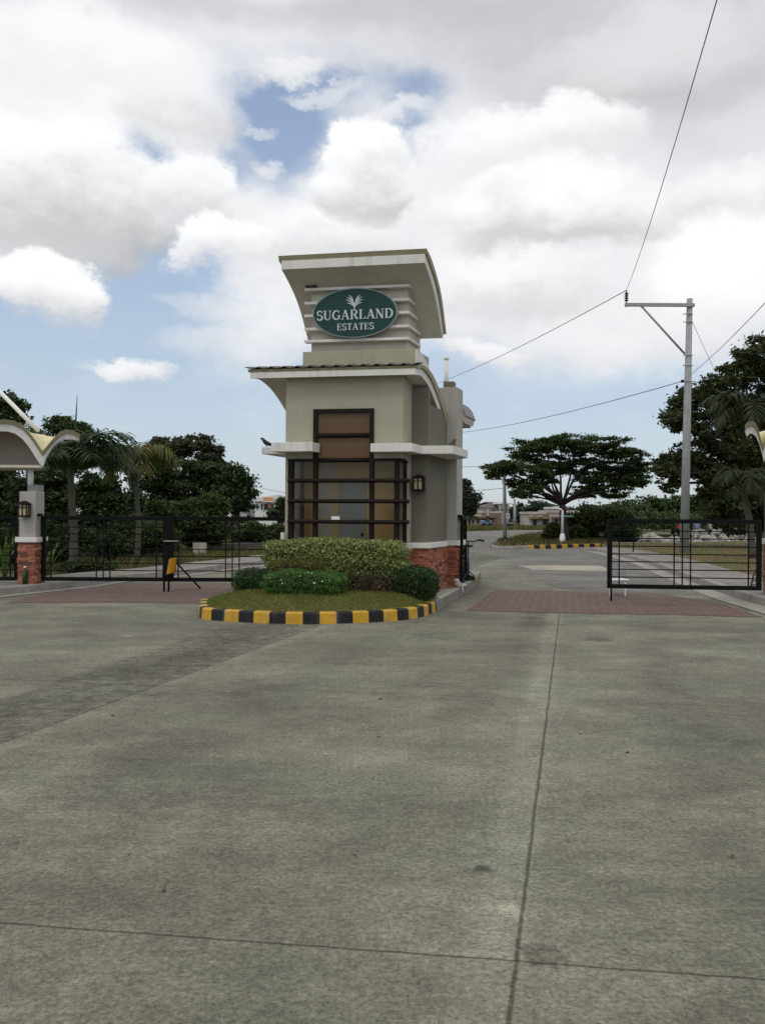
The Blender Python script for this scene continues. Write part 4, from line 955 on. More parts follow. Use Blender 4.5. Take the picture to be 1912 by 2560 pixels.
per = [i for i in range(9)]+[j*9+8 for j in range(1,7)]+[6*9+i for i in range(7,-1,-1)]+[j*9 for j in range(5,0,-1)]
fs += [(per[k], nn+per[k], nn+per[(k+1)%len(per)], per[(k+1)%len(per)]) for k in range(len(per))]
mb.add(vs, fs, 0, True)
M['ycloth'] = mat('yellow_cloth', (.50,.25,.012), .8, .12, 8, bump=.3, bscale=20)
tag(mb.build('cloth', M['ycloth']), 'orange-yellow cloth hanging over the middle of the closed gates', 'cloth')
# bottle by the left pillar
bt = G(63,1459,.146); t = thing('bottle', 'dark green bottle with a pale cap at the foot of the left brick pillar', 'bottle', bt)
M['bottle'] = mat('green_bottle', (.015,.06,.018), .15, .1, 5); mb = MB(); by = PLy-.25; bx_ = P(63,1459,by)[0]
mb.tube([(bx_,by,.146),(bx_,by,.36),(bx_,by,.40),(bx_,by,.46)], [.045,.045,.02,.016], 14).build('body', M['bottle'], t)
MB().tube([(bx_,by,.46),(bx_,by,.49)], .024, 12).build('cap', M['white'], t)
# white plastic chair behind the open gate
M['plasticgrey'] = mat('grey_plastic', (.30,.31,.32), .4, .05, 3)
M['plastic'] = mat('white_plastic', (.72,.73,.75), .35, .03, 3)
cc = G(1533,1491,0); cY_ = cc[1]; cx0, cx1 = P(1524,1490,cY_)[0], P(1562,1490,cY_)[0]; zs = P(1540,1450,cY_)[2]; zt = P(1540,1408,cY_)[2]
t = thing('plastic_chair', 'small white plastic chair seen through the near end of the open gate', 'chair', (cc[0],cY_,0))
for x in (cx0,cx1):
    for yy in (cY_, cY_+.3):
        mb = MB(); w0, w1 = .014, .028; dxb = .085 if yy > cY_ else 0; x_ = x+dxb
        mb.bridge([(x_-w0,yy-.012,0),(x_+w0,yy-.012,0),(x_+w0,yy+.012,0),(x_-w0,yy+.012,0)], [(x_-w1,yy-.014,zs-.012),(x_+w1,yy-.014,zs-.012),(x_+w1,yy+.014,zs-.012),(x_-w1,yy+.014,zs-.012)]).build('leg', M['plastic'], t)
MB().box(((cx0+cx1)/2+.04, cY_+.15, zs),(cx1-cx0+.07,.38,.022)).build('seat', M['plastic'], t, bevel=.008)
mb = MB(); cx0 += .09; cx1 += .09
mb.tube([(cx0,cY_+.32,zs),(cx0,cY_+.37,zt-.06),(cx0+.05,cY_+.38,zt),(cx1-.05,cY_+.38,zt),(cx1,cY_+.37,zt-.06),(cx1,cY_+.32,zs)], .012, 8)
for k in range(1,5):
    x = cx0+(cx1-cx0)*k/5; mb.tube([(x,cY_+.32,zs),(x,cY_+.38,zt)], .007, 6)
mb.build('backrest', M['plasticgrey'], t)
# wooden chair-like frame behind right gate post
t = thing('wooden_trestle', 'brown wooden trestle leaning behind the right post of the open gate', 'trestle', P(1882,1470,16.4)); M['wood'] = mat('brown_wood', (.12,.07,.045), .8, .2, 12)
yw = 16.6; q = [P(x,y,yw) for x, y in ((1874,1465),(1884,1431),(1896,1431),(1902,1468))]; gz = .146
MB().tube([(q[0][0],yw,gz),(q[1][0],yw,q[1][2])], .018, 6).build('leg', M['wood'], t); MB().tube([(q[3][0]+.05,yw+.2,gz),(q[2][0]+.05,yw+.1,q[2][2])], .018, 6).build('leg', M['wood'], t)
for k in (.25,.5,.97):
    a = np.array([q[0][0],yw,gz])*(1-k)+np.array([q[1][0],yw,q[1][2]])*k; MB().tube([a, (q[3][0]+.05,yw+.1,a[2])], .014, 6).build('rung', M['wood'], t)
# crumpled white rag on the kerb
mb = MB(); rr_ = random.Random(9)
for (x,y,r_) in ((1141,1452,.05),(1144,1459,.055),(1149,1464,.06),(1154,1467,.06),(1158,1466,.055),(1156,1462,.04)):
    p = P(x,y,16.45); mb.ell((p[0],p[1],max(p[2],.19)),(r_*1.3,r_,r_*.8),10,7,1,.18,rnd=rr_)
p = P(1156,1474,16.3); mb.ell((p[0],p[1]-.0,.12),(.02,.03,.07),8,6,1,.15,rnd=rr_)
M['rag'] = mat('dirty_white_cloth', (.50,.46,.41), .9, .15, 9, bump=.5, bscale=16)
tag(mb.build('rag', M['rag']), 'crumpled off-white rag on the kerb at the foot of the tower gate', 'rag')
# bicycle leaning behind the folded gate
def bicycle(cx, cy, rz):
    t = thing('bicycle', 'dark bicycle parked nose-on behind the folded gate leaf beside the tower', 'bicycle', (cx,cy,0))
    M['bike'] = mat('bike_black', (.02,.02,.022), .4, .1, 5)
    ca, sa = math.cos(rz), math.sin(rz)
    def q(x, y, z): return (cx+x*ca-y*sa, cy+x*sa+y*ca, z)
    for x in (0, 1.0):
        ring = [q(x+.32*math.cos(a), 0, .34+.32*math.sin(a)) for a in [2*math.pi*i/28 for i in range(29)]]
        wmb = MB().tube(ring, .022, 8, caps=False); wh = wmb.build('wheel', M['bike'], t)
        sp = MB()
        for i in range(12): a = math.pi*i/6; sp.tube([q(x,0,.34), q(x+.3*math.cos(a),0,.34+.3*math.sin(a))], .002, 4)
        sp.build('spokes', M['metal'], wh)
    f = MB()
    for a, b in (((0,.34),(.12,.78)),((.12,.78),(.55,.32)),((.14,.72),(.62,.74)),((.55,.32),(.65,.78)),((.55,.32),(1.0,.34)),((1.0,.34),(.62,.74)),((.12,.78),(.10,.95))):
        f.tube([q(a[0],0,a[1]), q(b[0],0,b[1])], .017, 8)
    f.build('frame', M['bike'], t)
    MB().tube([q(.05,-.30,.98),q(.0,-.26,1.0),q(.10,-.10,.96),q(.12,0,.97),q(.10,.10,.96),q(.0,.26,1.0),q(.05,.30,.98)], .014, 8).build('handlebar', M['bike'], t)
    for s_ in (-1,1): MB().tube([q(.02,.20*s_,1.0), q(-.06,.33*s_,.985)], .024, 8).build('grip', M['bike'], t)
    MB().ell(q(.68,0,.85),(.13,.07,.035),12,7).build('saddle', M['bike'], t)
    for s_ in (-1,1): MB().tube([q(.55,.0,.32),q(.55,.13*s_,.2)], .012, 6).build('pedal', M['bike'], t)
bp = G(1170,1441,.0)
bicycle(P(1170,1400,18.6)[0], 18.6, rad(85))
# grassy wedge at end of the island
# ================================================================== VEGETATION
def leaves(centres, ln, wd, rg, nrm=None, up=.3, droop=0.):
    c = np.asarray(centres, float); n = len(c)
    a = rg.normal(size=(n,3)); a[:,2] *= .6; a[:,2] -= droop; a /= np.linalg.norm(a, axis=1)[:,None]
    if nrm is None: nn = rg.normal(size=(n,3)); nn[:,2] += up*2
    else: nn = nrm+rg.normal(size=(n,3))*.45
    b = np.cross(a, nn); b /= (np.linalg.norm(b, axis=1)[:,None]+1e-9)
    L_ = (ln*(.6+.8*rg.random(n)))[:,None]; W_ = (wd*(.6+.8*rg.random(n)))[:,None]
    return np.stack([c-a*L_/2, c+b*W_/2, c+a*L_/2, c-b*W_/2], 1)
def clump_pts(clusters, n, rg, k=26, sub=.30, flat=.55):
    """points in leaf clumps spread through each cluster: (cx,cy,cz,rx,ry,rz)"""
    vol = np.array([c[3]*c[4]**.5*c[5] for c in clusters])**.75; vol /= vol.sum(); out = []
    for c, w_ in zip(clusters, vol):
        m = max(8, int(n*w_)); kk = max(6, int(k)); d = rg.normal(size=(kk,3)); d /= np.linalg.norm(d,axis=1)[:,None]; r_ = rg.random(kk)**.38
        cc = d*r_[:,None]*np.array(c[3:6])+np.array(c[:3]); rr = np.array(c[3:6])*sub*(.6+.8*rg.random((kk,1)))
        idx = rg.integers(0, kk, m); g = rg.normal(size=(m,3))*.6; g[:,2] *= flat/.6*.9
        out.append(cc[idx]+g*rr[idx])
    return np.vstack(out)
def cl(px, py, rx, ry, Y, dep=.8):
    c = P(px, py, Y); s_ = Y/F_PX; return (c[0], c[1], c[2], rx*s_, rx*s_*dep, ry*s_)
G_ = {}
def gcol(name, cols, tr=.22): G_[name] = leafmat(name, cols, .6, tr); return G_[name]
gcol('rain_leaf', [(.028,.052,.013),(.045,.075,.019),(.062,.090,.026),(.034,.056,.016)])
gcol('big_leaf', [(.026,.038,.012),(.042,.060,.018),(.062,.076,.026),(.085,.080,.036)])
gcol('dark_leaf', [(.022,.040,.014),(.034,.060,.018),(.048,.078,.025)])
gcol('mid_leaf', [(.030,.055,.014),(.045,.075,.020),(.060,.090,.026)])
gcol('grey_leaf', [(.06,.065,.035),(.085,.085,.05),(.045,.055,.025)])
gcol('far_leaf', [(.035,.052,.030),(.05,.068,.038),(.028,.042,.026)])
gcol('palm_leaf', [(.022,.042,.016),(.035,.060,.022),(.050,.075,.028)])
gcol('palm_dark', [(.018,.030,.010),(.028,.042,.013),(.038,.052,.018)])  # darker leaf greens, for the two palms at the right edge
gcol('palm_yellow', [(.05,.075,.015),(.09,.11,.025),(.13,.13,.03),(.16,.13,.04)])
gcol('bush_leaf', [(.035,.060,.014),(.050,.080,.020),(.070,.095,.028)])
def limb(mb, a, b, r0, r1, rnd, sag=.08, n=6):
    a, b = Vector(a), Vector(b); L_ = (b-a).length; off = Vector((rnd.uniform(-1,1), rnd.uniform(-1,1), rnd.uniform(.2,1)))*L_*sag
    pts = [a.lerp(b, i/n)+off*math.sin(math.pi*i/n)+Vector((rnd.uniform(-1,1),rnd.uniform(-1,1),rnd.uniform(-1,1)))*L_*.015*(0 < i < n) for i in range(n+1)]
    mb.tube(pts, [r0+(r1-r0)*i/n for i in range(n+1)], 7); return pts
def tree(label, base, fork, clusters, n, ln, wd, leaf, r0=.25, seed=1, group=None, name='tree', k=26, sub=.30, flat=.55, bark='bark', forks=None, twigs=2, droop=0.):
    rg = np.random.default_rng(seed); rnd_ = random.Random(seed)
    t = thing(name, label, 'tree', base, group); mb = MB()
    limb(mb, base, fork, r0, r0*.72, rnd_, .02)
    for c in clusters:
        tgt = (c[0], c[1], c[2]-c[5]*.1); d = (Vector(tgt)-Vector(fork)).length
        pts = limb(mb, fork, tgt, r0*.30, r0*.07, rnd_, .10)
        for q in range(twigs):
            e = (c[0]+rnd_.uniform(-.7,.7)*c[3], c[1]+rnd_.uniform(-.7,.7)*c[4], c[2]+rnd_.uniform(-.3,.7)*c[5]); limb(mb, pts[rnd_.choice((3,4,5))], e, r0*.10, r0*.025, rnd_, .08, 4)
    mb.build('trunk', M[bark], t)
    V = leaves(clump_pts(clusters, n, rg, k, sub, flat), ln, wd, rg, droop=droop)
    quads_obj('crown', V, G_[leaf], t); return t
# umbrella-shaped rain tree in the middle distance
Y0 = 48; b0 = P(1413,1362,Y0); b0 = (b0[0], b0[1], .1); fk = P(1405,1262,Y0)
cls = [cl(1262,1165,52,17,Y0), cl(1235,1180,28,12,Y0), cl(1330,1125,62,22,Y0+1), cl(1430,1108,72,16,Y0), cl(1520,1112,60,16,Y0-1), cl(1375,1160,60,22,Y0+2), cl(1460,1150,72,24,Y0+1),
       cl(1560,1140,50,15,Y0), cl(1590,1170,48,15,Y0+1), cl(1540,1185,50,18,Y0+1), cl(1480,1200,40,20,Y0), cl(1320,1225,40,14,Y0-1), cl(1360,1200,34,12,Y0), cl(1570,1205,34,12,Y0), cl(1300,1235,22,8,Y0), cl(1410,1105,30,16,Y0+2), cl(1365,1110,24,15,Y0), cl(1520,1222,46,16,Y0), cl(1455,1228,34,12,Y0+1), cl(1590,1195,36,13,Y0), cl(1345,1175,44,16,Y0-1), cl(1290,1205,30,11,Y0)]
cls = [(a,b,c-.05,d*1.08,e*1.1,f*1.45) for a,b,c,d,e,f in cls]
tree('wide umbrella-shaped dark green tree behind the white lamp post', b0, fk, cls, 52000, .17, .08, 'rain_leaf', .25, 11, k=34, sub=.23, flat=.40, twigs=3)
# large dark tree at right edge
Y0 = 41; b0 = P(1900,1380,Y0); b0 = (b0[0]+1.2, b0[1], .1); fk = P(1880,1200,Y0)
cls = [cl(1890,880,55,34,Y0), cl(1850,930,50,26,Y0), cl(1800,960,44,24,Y0-1), cl(1900,960,60,40,Y0+1), cl(1740,1000,60,30,Y0), cl(1700,1035,42,26,Y0), cl(1820,1030,75,42,Y0+1), cl(1690,1060,36,20,Y0-1), cl(1900,1060,70,50,Y0),
       cl(1770,1090,60,30,Y0), cl(1690,1150,56,26,Y0), cl(1668,1180,40,18,Y0-1), cl(1740,1165,50,30,Y0+1), cl(1840,1130,70,42,Y0), cl(1900,1180,60,50,Y0+1), cl(1800,1185,50,30,Y0), cl(1675,1215,32,14,Y0), cl(1980,950,80,80,Y0+1), cl(1990,1100,90,70,Y0), cl(1860,1230,60,34,Y0+1), cl(1760,985,20,10,Y0), cl(1830,1275,60,30,Y0), cl(1905,1270,60,40,Y0+1), cl(1790,1240,44,24,Y0), cl(1870,1310,60,22,Y0+2)]
cls = [(a,b,c,d*1.05,e*1.1,f*1.3) for a,b,c,d,e,f in cls]
tree('very large dark tree filling the right edge behind the grey utility pole', b0, fk, cls, 64000, .23, .10, 'big_leaf', .42, 12, k=26, sub=.28, flat=.5, twigs=3)
# trees on the left
Y0 = 58; f_ = P(520,1240,Y0)
tree('grey-brown leafed tree crown rising above the darker spreading tree', (f_[0],Y0,0), f_, [cl(430,1120,52,30,Y0), cl(480,1115,50,28,Y0), cl(530,1140,36,28,Y0), cl(400,1115,30,22,Y0), cl(550,1165,26,22,Y0)], 9000, .26, .15, 'grey_leaf', .3, 21, k=22)
Y0 = 54; f_ = P(500,1255,Y0)
tree('dark spreading tree beyond the closed gate, under the grey-brown crown', (f_[0],Y0,0), f_, [cl(440,1170,70,24,Y0), cl(520,1180,60,24,Y0), cl(400,1215,60,34,Y0), cl(480,1220,70,34,Y0), cl(550,1205,40,30,Y0), cl(350,1190,40,26,Y0), cl(430,1255,70,22,Y0)], 16000, .24, .14, 'dark_leaf', .32, 22, k=22)
Y0 = 50; f_ = P(590,1270,Y0)
tree('round dark green tree left of the white and orange house', (f_[0],Y0,0), f_, [cl(585,1190,34,26,Y0), cl(600,1225,44,36,Y0), cl(560,1240,40,30,Y0), cl(590,1262,42,20,Y0)], 13000, .22, .13, 'dark_leaf', .28, 23, k=30)
Y0 = 36; f_ = P(490,1320,Y0)
tree('low bushy green tree just beyond the closed gate, right of the yellowish palm', (f_[0],Y0,-.05), f_, [cl(470,1270,42,26,Y0), cl(520,1258,40,24,Y0), cl(500,1300,64,30,Y0), cl(545,1290,30,24,Y0), cl(450,1315,40,24,Y0), cl(530,1330,50,20,Y0)], 13000, .16, .08, 'bush_leaf', .14, 24, k=30)
Y0 = 31; f_ = P(10,1150,Y0)
tree('tall sparse tree rising above the left canopy at the left edge', (f_[0]-.4,Y0,-.05), f_, [cl(10,1010,36,26,Y0), cl(50,1020,22,20,Y0), cl(30,1050,40,20,Y0), cl(-40,1040,50,50,Y0), cl(10,1090,50,30,Y0)], 5500, .16, .09, 'mid_leaf', .16, 25, k=16, sub=.4)
Y0 = 33; f_ = P(150,1200,Y0)
tree('feathery pale green tree behind the small vault of the left canopy', (f_[0],Y0,-.05), f_, [cl(140,1060,34,22,Y0), cl(170,1075,40,24,Y0), cl(205,1078,26,22,Y0), cl(190,1110,44,26,Y0), cl(225,1085,14,14,Y0), cl(160,1150,56,34,Y0)], 7500, .17, .06, 'mid_leaf', .13, 26, k=20, sub=.38)
gl = 'dense dark trees beyond the left gate'
for i, (px, py, rx, ry, Y0, col, lab) in enumerate([(-20,1230,90,90,30,'dark_leaf','dense dark tree behind the grey pillar at the left edge'),(110,1230,80,75,29,'dark_leaf','dense dark tree between the grey pillar and the big palm'),
        (250,1240,70,66,33,'dark_leaf','dense dark tree between the big palm and the yellowish palm'),(395,1290,50,42,35,'mid_leaf','rounded mid green tree right behind the yellowish palm'),(330,1275,60,55,38,'dark_leaf','dark tree directly behind the thin yellowish palm trunk')]):
    f_ = P(px, py+ry*.6, Y0)
    tree(lab, (f_[0],Y0,-.05), f_, [cl(px,py-ry*.4,rx*.6,ry*.45,Y0), cl(px-rx*.45,py,rx*.5,ry*.5,Y0), cl(px+rx*.45,py+ry*.05,rx*.5,ry*.5,Y0), cl(px,py+ry*.4,rx*.8,ry*.5,Y0), cl(px+rx*.2,py+ry*.85,rx*.7,ry*.4,Y0), cl(px-rx*.3,py+ry*1.25,rx*.8,ry*.4,Y0)], 14000, .19, .10, col, .2, 30+i, group=gl, k=26, sub=.34)
Y0 = 62; f_ = P(1150,1290,Y0)
tree('grey-green tree just right of the guard tower, left of the far houses', (f_[0],Y0,0), f_, [cl(1150,1215,30,22,Y0), cl(1160,1250,34,26,Y0), cl(1130,1260,40,34,Y0), cl(1172,1272,18,18,Y0)], 8000, .26, .13, 'far_leaf', .26, 41, k=22)
Y0 = 85; f_ = P(705,1290,Y0)
tree('small rounded tree between the orange house and the tower', (f_[0],Y0,0), f_, [cl(708,1260,20,22,Y0), cl(695,1282,30,14,Y0), cl(722,1275,24,22,Y0)], 3500, .35, .2, 'far_leaf', .22, 42, k=20)
# far wood reading as one mass
def wood(name, lab, specs, n, ln, leaf, seed, k=40):
    rg = np.random.default_rng(seed); V = leaves(clump_pts([cl(*s_) for s_ in specs], n, rg, k, .28, .6), ln, ln*.55, rg)
    o = quads_obj(name, V, G_[leaf], origin=(*cl(*specs[0])[:2], 0)); tag(o, lab, 'trees', kind='stuff')
wood('far_wood', 'dark far wood behind the pale row houses', [(1290,1290,40,24,170),(1330,1282,50,26,170),(1390,1285,60,26,170),(1450,1290,50,22,170),(1260,1295,30,18,170),(1200,1292,60,12,180)], 12000, .9, 'far_leaf', 51)
wood('far_wood', 'green wall of far bushes and trees between the umbrella tree and the utility pole', [(1560,1290,60,34,75),(1620,1280,70,34,78),(1680,1270,50,30,78),(1740,1270,60,34,78),(1800,1285,60,40,76),(1510,1300,50,30,70),(1880,1290,60,36,78),(1700,1300,200,22,74)], 26000, .38, 'mid_leaf', 52, 60)
wood('far_wood', 'low far greenery between the left trees and the tower', [(640,1300,60,10,110),(560,1305,60,14,100),(690,1300,50,9,110)], 4000, .5, 'far_leaf', 53)
def bush(label, px, py, rx, ry, Y0, n, ln, leaf, seed, group=None, name='bush', z0=None):
    rg = np.random.default_rng(seed); specs = [cl(px,py,rx*.7,ry*.8,Y0), cl(px-rx*.5,py+ry*.2,rx*.5,ry*.7,Y0), cl(px+rx*.5,py+ry*.2,rx*.5,ry*.7,Y0)]
    P_ = clump_pts(specs, n, rg, 26, .36, .6); P_[:,2] = np.maximum(P_[:,2], .02); V = leaves(P_, ln, ln*.5, rg)
    b = P(px, py, Y0); return tag(quads_obj(name, V, G_[leaf], origin=(b[0],b[1],0)), label, 'bush', group)
bush('large dark green bush right of the umbrella-shaped tree trunk', 1500, 1300, 90, 46, 52, 13000, .22, 'bush_leaf', 61)
bush('bush left of the umbrella-shaped tree trunk, in front of the pale row house', 1385, 1330, 30, 26, 50, 4500, .18, 'bush_leaf', 62)
bush('rounded bush at the foot of the umbrella-shaped tree', 1440, 1335, 28, 24, 50, 4500, .18, 'bush_leaf', 63)
bush('low bush beside the rubble, right of the umbrella-shaped tree', 1550, 1335, 40, 24, 50, 4500, .18, 'dark_leaf', 64)
bush('small weeds round the foot of the far thin pole', 1262, 1352, 16, 11, 49, 1500, .14, 'bush_leaf', 65)
bush('scrubby bush behind the closed gate right of the concrete block', 630, 1328, 56, 30, 44, 7000, .2, 'bush_leaf', 66)
bush('scrubby bush partly hidden by the left edge of the tower', 700, 1330, 34, 24, 42, 3500, .2, 'bush_leaf', 67)
bush('dark low shrubs behind the big palm trunk', 120, 1345, 110, 52, 26, 15000, .13, 'dark_leaf', 68)
bush('dark shrubs behind the closed gate around the yellowish palm trunk', 330, 1335, 110, 46, 33, 13000, .14, 'dark_leaf', 69)
bush('dark shrubs behind the side gate at the left edge', -10, 1370, 60, 50, 24, 6000, .12, 'dark_leaf', 70)
bush('red-flecked low shrubs at the edge of the left lane behind the gate', 215, 1415, 70, 18, 22.5, 4500, .09, 'bush_leaf', 71)
# palms
def palm(label, base, crown, r0, nf, fl, leaf, seed, droop=1.0, group=None, up=.5, ll=.55, spear=0, start=0):
    rnd_ = random.Random(seed); t = thing('palm_tree', label, 'palm', base, group)
    b, c = Vector(base), Vector(crown); mb = MB(); n = 10
    mb.tube([b.lerp(c, i/n)+Vector((.05*math.sin(i*.5),0,0)) for i in range(n+1)], [r0*(1.15-.35*i/n) for i in range(n+1)], 10); mb.build('trunk', M['palmbark'], t)
    for k in range(nf):
        a = 2*math.pi*k/nf+rnd_.uniform(-.25,.25)+start; e0 = up+rnd_.uniform(-.35,.4); L_ = fl*rnd_.uniform(.8,1.1); d = Vector((math.cos(a), math.sin(a), 0)); pts = [c.copy()]; ang = e0; p = c.copy()
        for i in range(14):
            p = p+(d*math.cos(ang)+Vector((0,0,math.sin(ang))))*L_/14; ang -= droop*rnd_.uniform(.10,.16); pts.append(p.copy())
        V = []; fm = MB().tube(pts, [.022*(1-i/16) for i in range(15)], 5); side = Vector((-d.y, d.x, 0))
        for i in range(2, 15):
            for q in range(3):
                for s_ in (-1,1):
                    f = (i-q/3)/14; j = min(13, int(f*14)); o_ = pts[j].lerp(pts[min(14,j+1)], f*14-j); tg = (pts[min(14,j+1)]-pts[j]).normalized()
                    l = ll*math.sin(math.pi*min(1,f*.85+.12))**.6*rnd_.uniform(.8,1.1); dr = (side*s_*rnd_.uniform(.7,.95)+tg*rnd_.uniform(.35,.7)+Vector((0,0,rnd_.uniform(-.7,.15)*droop))).normalized()
                    w_ = tg*.034; e = o_+dr*l+Vector((0,0,-l*.25*droop)); m_ = o_+dr*l*.5
                    V.append([o_-w_, m_-w_*1.1, e, m_+w_*1.1])
        quads_obj('frond', [[tuple(q) for q in v] for v in V], G_[leaf], t, core=fm)
    if spear:
        MB().tube([c, c+Vector((.05,0,spear*.5)), c+Vector((.10,0,spear))], [.05,.03,.006], 8).build('spear', G_[leaf], t)
    return t
Y0 = 22.5; b0 = P(180,1440,Y0); c0 = P(183,1175,Y0)
palm('large dark green palm right of the left canopy, with a tall spear leaf', (b0[0],Y0,-.05), c0, .10, 16, 2.3, 'palm_leaf', 3, .95, up=.95, ll=.72, spear=1.95)
Y0 = 26; b0 = P(341,1410,Y0); c0 = P(345,1150,Y0)
palm('slender yellowish-green palm with drooping fronds beyond the closed gate', (b0[0],Y0,-.05), c0, .075, 14, 1.6, 'palm_yellow', 5, 1.35, up=.85, ll=.55)
Y0 = 24; b0 = P(1895,1400,Y0); c0 = P(1880,1030,Y0)
palm('dark green palm in front of the large tree at the right edge, above the canopy', (b0[0]+1.6,Y0,.1), c0, .11, 15, 1.6, 'palm_dark', 7, 1.1, up=.85, ll=.55)
Y0 = 30; b0 = P(1878,1395,Y0); c0 = P(1860,1200,Y0)
palm('low palm with hanging fronds below the large tree, left of the right canopy', (b0[0],Y0,.1), c0, .12, 14, 1.6, 'palm_dark', 9, 1.3, up=.7, ll=.5)
for px, py, Yk, lab in ((1680,1262,80,'tiny far palm on the skyline just left of the utility pole'),(1745,1260,80,'tiny far palm on the skyline just right of the utility pole')):
    c0 = P(px,py,Yk); palm(lab, (c0[0],Yk,0), c0, .15, 9, 1.5, 'far_leaf', px, 1.0, ll=.9)
# broad-leafed plants behind the pillar
def sprout(label, base, n, h, leaf, seed, w_=.05, lean=.5):
    rnd_ = random.Random(seed); V = []
    for i in range(n):
        a = rnd_.uniform(0,6.28); l = h*rnd_.uniform(.6,1); d = Vector((math.cos(a),math.sin(a),0)); s_ = Vector((-d.y,d.x,0))*w_; b = Vector(base)
        for k in range(3):
            f0, f1 = k/3, (k+1)/3; q0 = b+d*l*lean*f0**1.6+Vector((0,0,l*f0*(1-.25*f0))); q1 = b+d*l*lean*f1**1.6+Vector((0,0,l*f1*(1-.25*f1))); a0, a1 = (1,.9,.55,.02)[k], (1,.9,.55,.02)[k+1]
            V.append([tuple(q0-s_*a0),tuple(q0+s_*a0),tuple(q1+s_*a1),tuple(q1-s_*a1)])
    return tag(quads_obj('leafy_plant', V, G_[leaf], origin=base), label, 'plant')
gcol('bright_leaf', [(.10,.17,.04),(.16,.24,.07),(.07,.13,.03)])
q = P(120,1385,20); sprout('bright green long-leafed plant just right of the left pillar, behind the gate', (q[0],20,.0), 16, 1.35, 'bright_leaf', 3)
q = P(14,1320,20.5); sprout('light green plant behind the side gate at the left edge', (q[0],20.5,.0), 22, 1.5, 'bright_leaf', 4, .05, .35)
# ---- planted island shrubs
def clipped(label, c, r, rz, n, ln, wd, leafm, seed, pw=.7, name='shrub', thick=.10, zmin=None, corecol='dark_core', extra=None, stems=True):
    """clipped shrub: leaves lie in a thick shell over a dark solid core added to block light"""
    rg = np.random.default_rng(seed); d = rg.normal(size=(n,3)); d /= np.linalg.norm(d,axis=1)[:,None]
    S_ = np.sign(d)*np.abs(d)**pw; m = (np.abs(d)**(1/1.0)).max(1)
    # superellipsoid radius along d
    e = 2/pw; rr_ = (np.abs(d)**e).sum(1)**(-1/e)
    lump = 1+.05*np.sin(d[:,0]*7+seed)+.05*np.sin(d[:,1]*9+seed*2)+.035*np.sin(d[:,2]*11+d[:,0]*5)
    sh = (1-thick*rg.random(n)**1.5*1.8+.03*rg.normal(size=n))*lump
    p = d*(rr_*sh)[:,None]*np.array(r); nr = d/np.array(r)*np.mean(r); nr /= np.linalg.norm(nr,axis=1)[:,None]
    ca, sa = math.cos(rz), math.sin(rz); Rz = np.array([[ca,-sa,0],[sa,ca,0],[0,0,1]])
    p = p@Rz.T+np.array(c); nr = nr@Rz.T
    if zmin is not None: keep = p[:,2] > zmin(p) if callable(zmin) else p[:,2] > zmin; p, nr = p[keep], nr[keep]
    a = rg.normal(size=p.shape)+nr*.25; a /= np.linalg.norm(a,axis=1)[:,None]; n2 = nr+rg.normal(size=p.shape)*.55
    b = np.cross(a, n2); b /= np.linalg.norm(b,axis=1)[:,None]+1e-9; L_ = (ln*(.6+.8*rg.random(len(p))))[:,None]; W_ = (wd*(.6+.8*rg.random(len(p))))[:,None]
    V = np.stack([p-a*L_/2, p+b*W_/2, p+a*L_/2, p-b*W_/2], 1)
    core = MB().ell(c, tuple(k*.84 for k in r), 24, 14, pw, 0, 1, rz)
    mi = [0]*len(V); extra_mats = []
    if extra:   # flowers
        m_, cnt, sz = extra; sel = rg.choice(len(p), cnt, replace=False); up_ = nr[sel, 2] > -.2; sel = sel[up_]; o_ = p[sel]+nr[sel]*.02
        fa = rg.normal(size=o_.shape); fb = np.cross(fa, nr[sel]); fa = np.cross(fb, nr[sel]); fa /= np.linalg.norm(fa,axis=1)[:,None]; fb /= np.linalg.norm(fb,axis=1)[:,None]
        V = np.concatenate([V, np.stack([o_-fa*sz, o_+fb*sz, o_+fa*sz, o_-fb*sz], 1)]); mi += [2]*len(o_); extra_mats = [m_]
    o = quads_obj(name, V, [leafm, M['shade_core']]+extra_mats, origin=(c[0],c[1],min(.2,c[2]-r[2])), midx=mi, core=core)
    return tag(o, label, 'shrub')
M['shade_core'] = mat('shrub_core', (.022,.024,.010), .95, .3, 12, bump=.6, bscale=30)  # near-black filler inside the leaf shell, added to stop light passing through
varieg = leafmat('variegated_leaf', [(.12,.165,.04),(.20,.24,.07),(.30,.33,.11),(.10,.145,.035),(.25,.29,.09),(.44,.45,.22)], .45, .25)
greenf = leafmat('bright_shrub_leaf', [(.045,.11,.018),(.07,.155,.028),(.10,.19,.04)], .5, .25)
darkf = leafmat('dark_shrub_leaf', [(.018,.045,.012),(.028,.065,.016),(.040,.085,.022)], .5, .2)
olivef = leafmat('olive_shrub_leaf', [(.07,.085,.015),(.11,.115,.02),(.14,.12,.03),(.06,.07,.015)], .55, .25)
dryf = leafmat('reddish_leaf', [(.10,.05,.035),(.16,.10,.07),(.07,.06,.03),(.20,.13,.09)], .6, .25)
white_f = mat('white_petal', (.75,.75,.72), .6, .02, 3)
rz = rad(-10.5)
h0 = P(669,1400,14.15); h1 = P(1010,1400,13.85); hx = (h0[0]+h1[0])/2; hw = (h1[0]-h0[0])/2
ztop = P(840,1349,14.0)[2]
hd = clipped('long clipped hedge with variegated cream-edged leaves under the tower window', (hx,14.05,ztop-.30), (hw*.95,.42,.30), rz, 23000, .054, .027, varieg, 71, .28, 'hedge', .10)
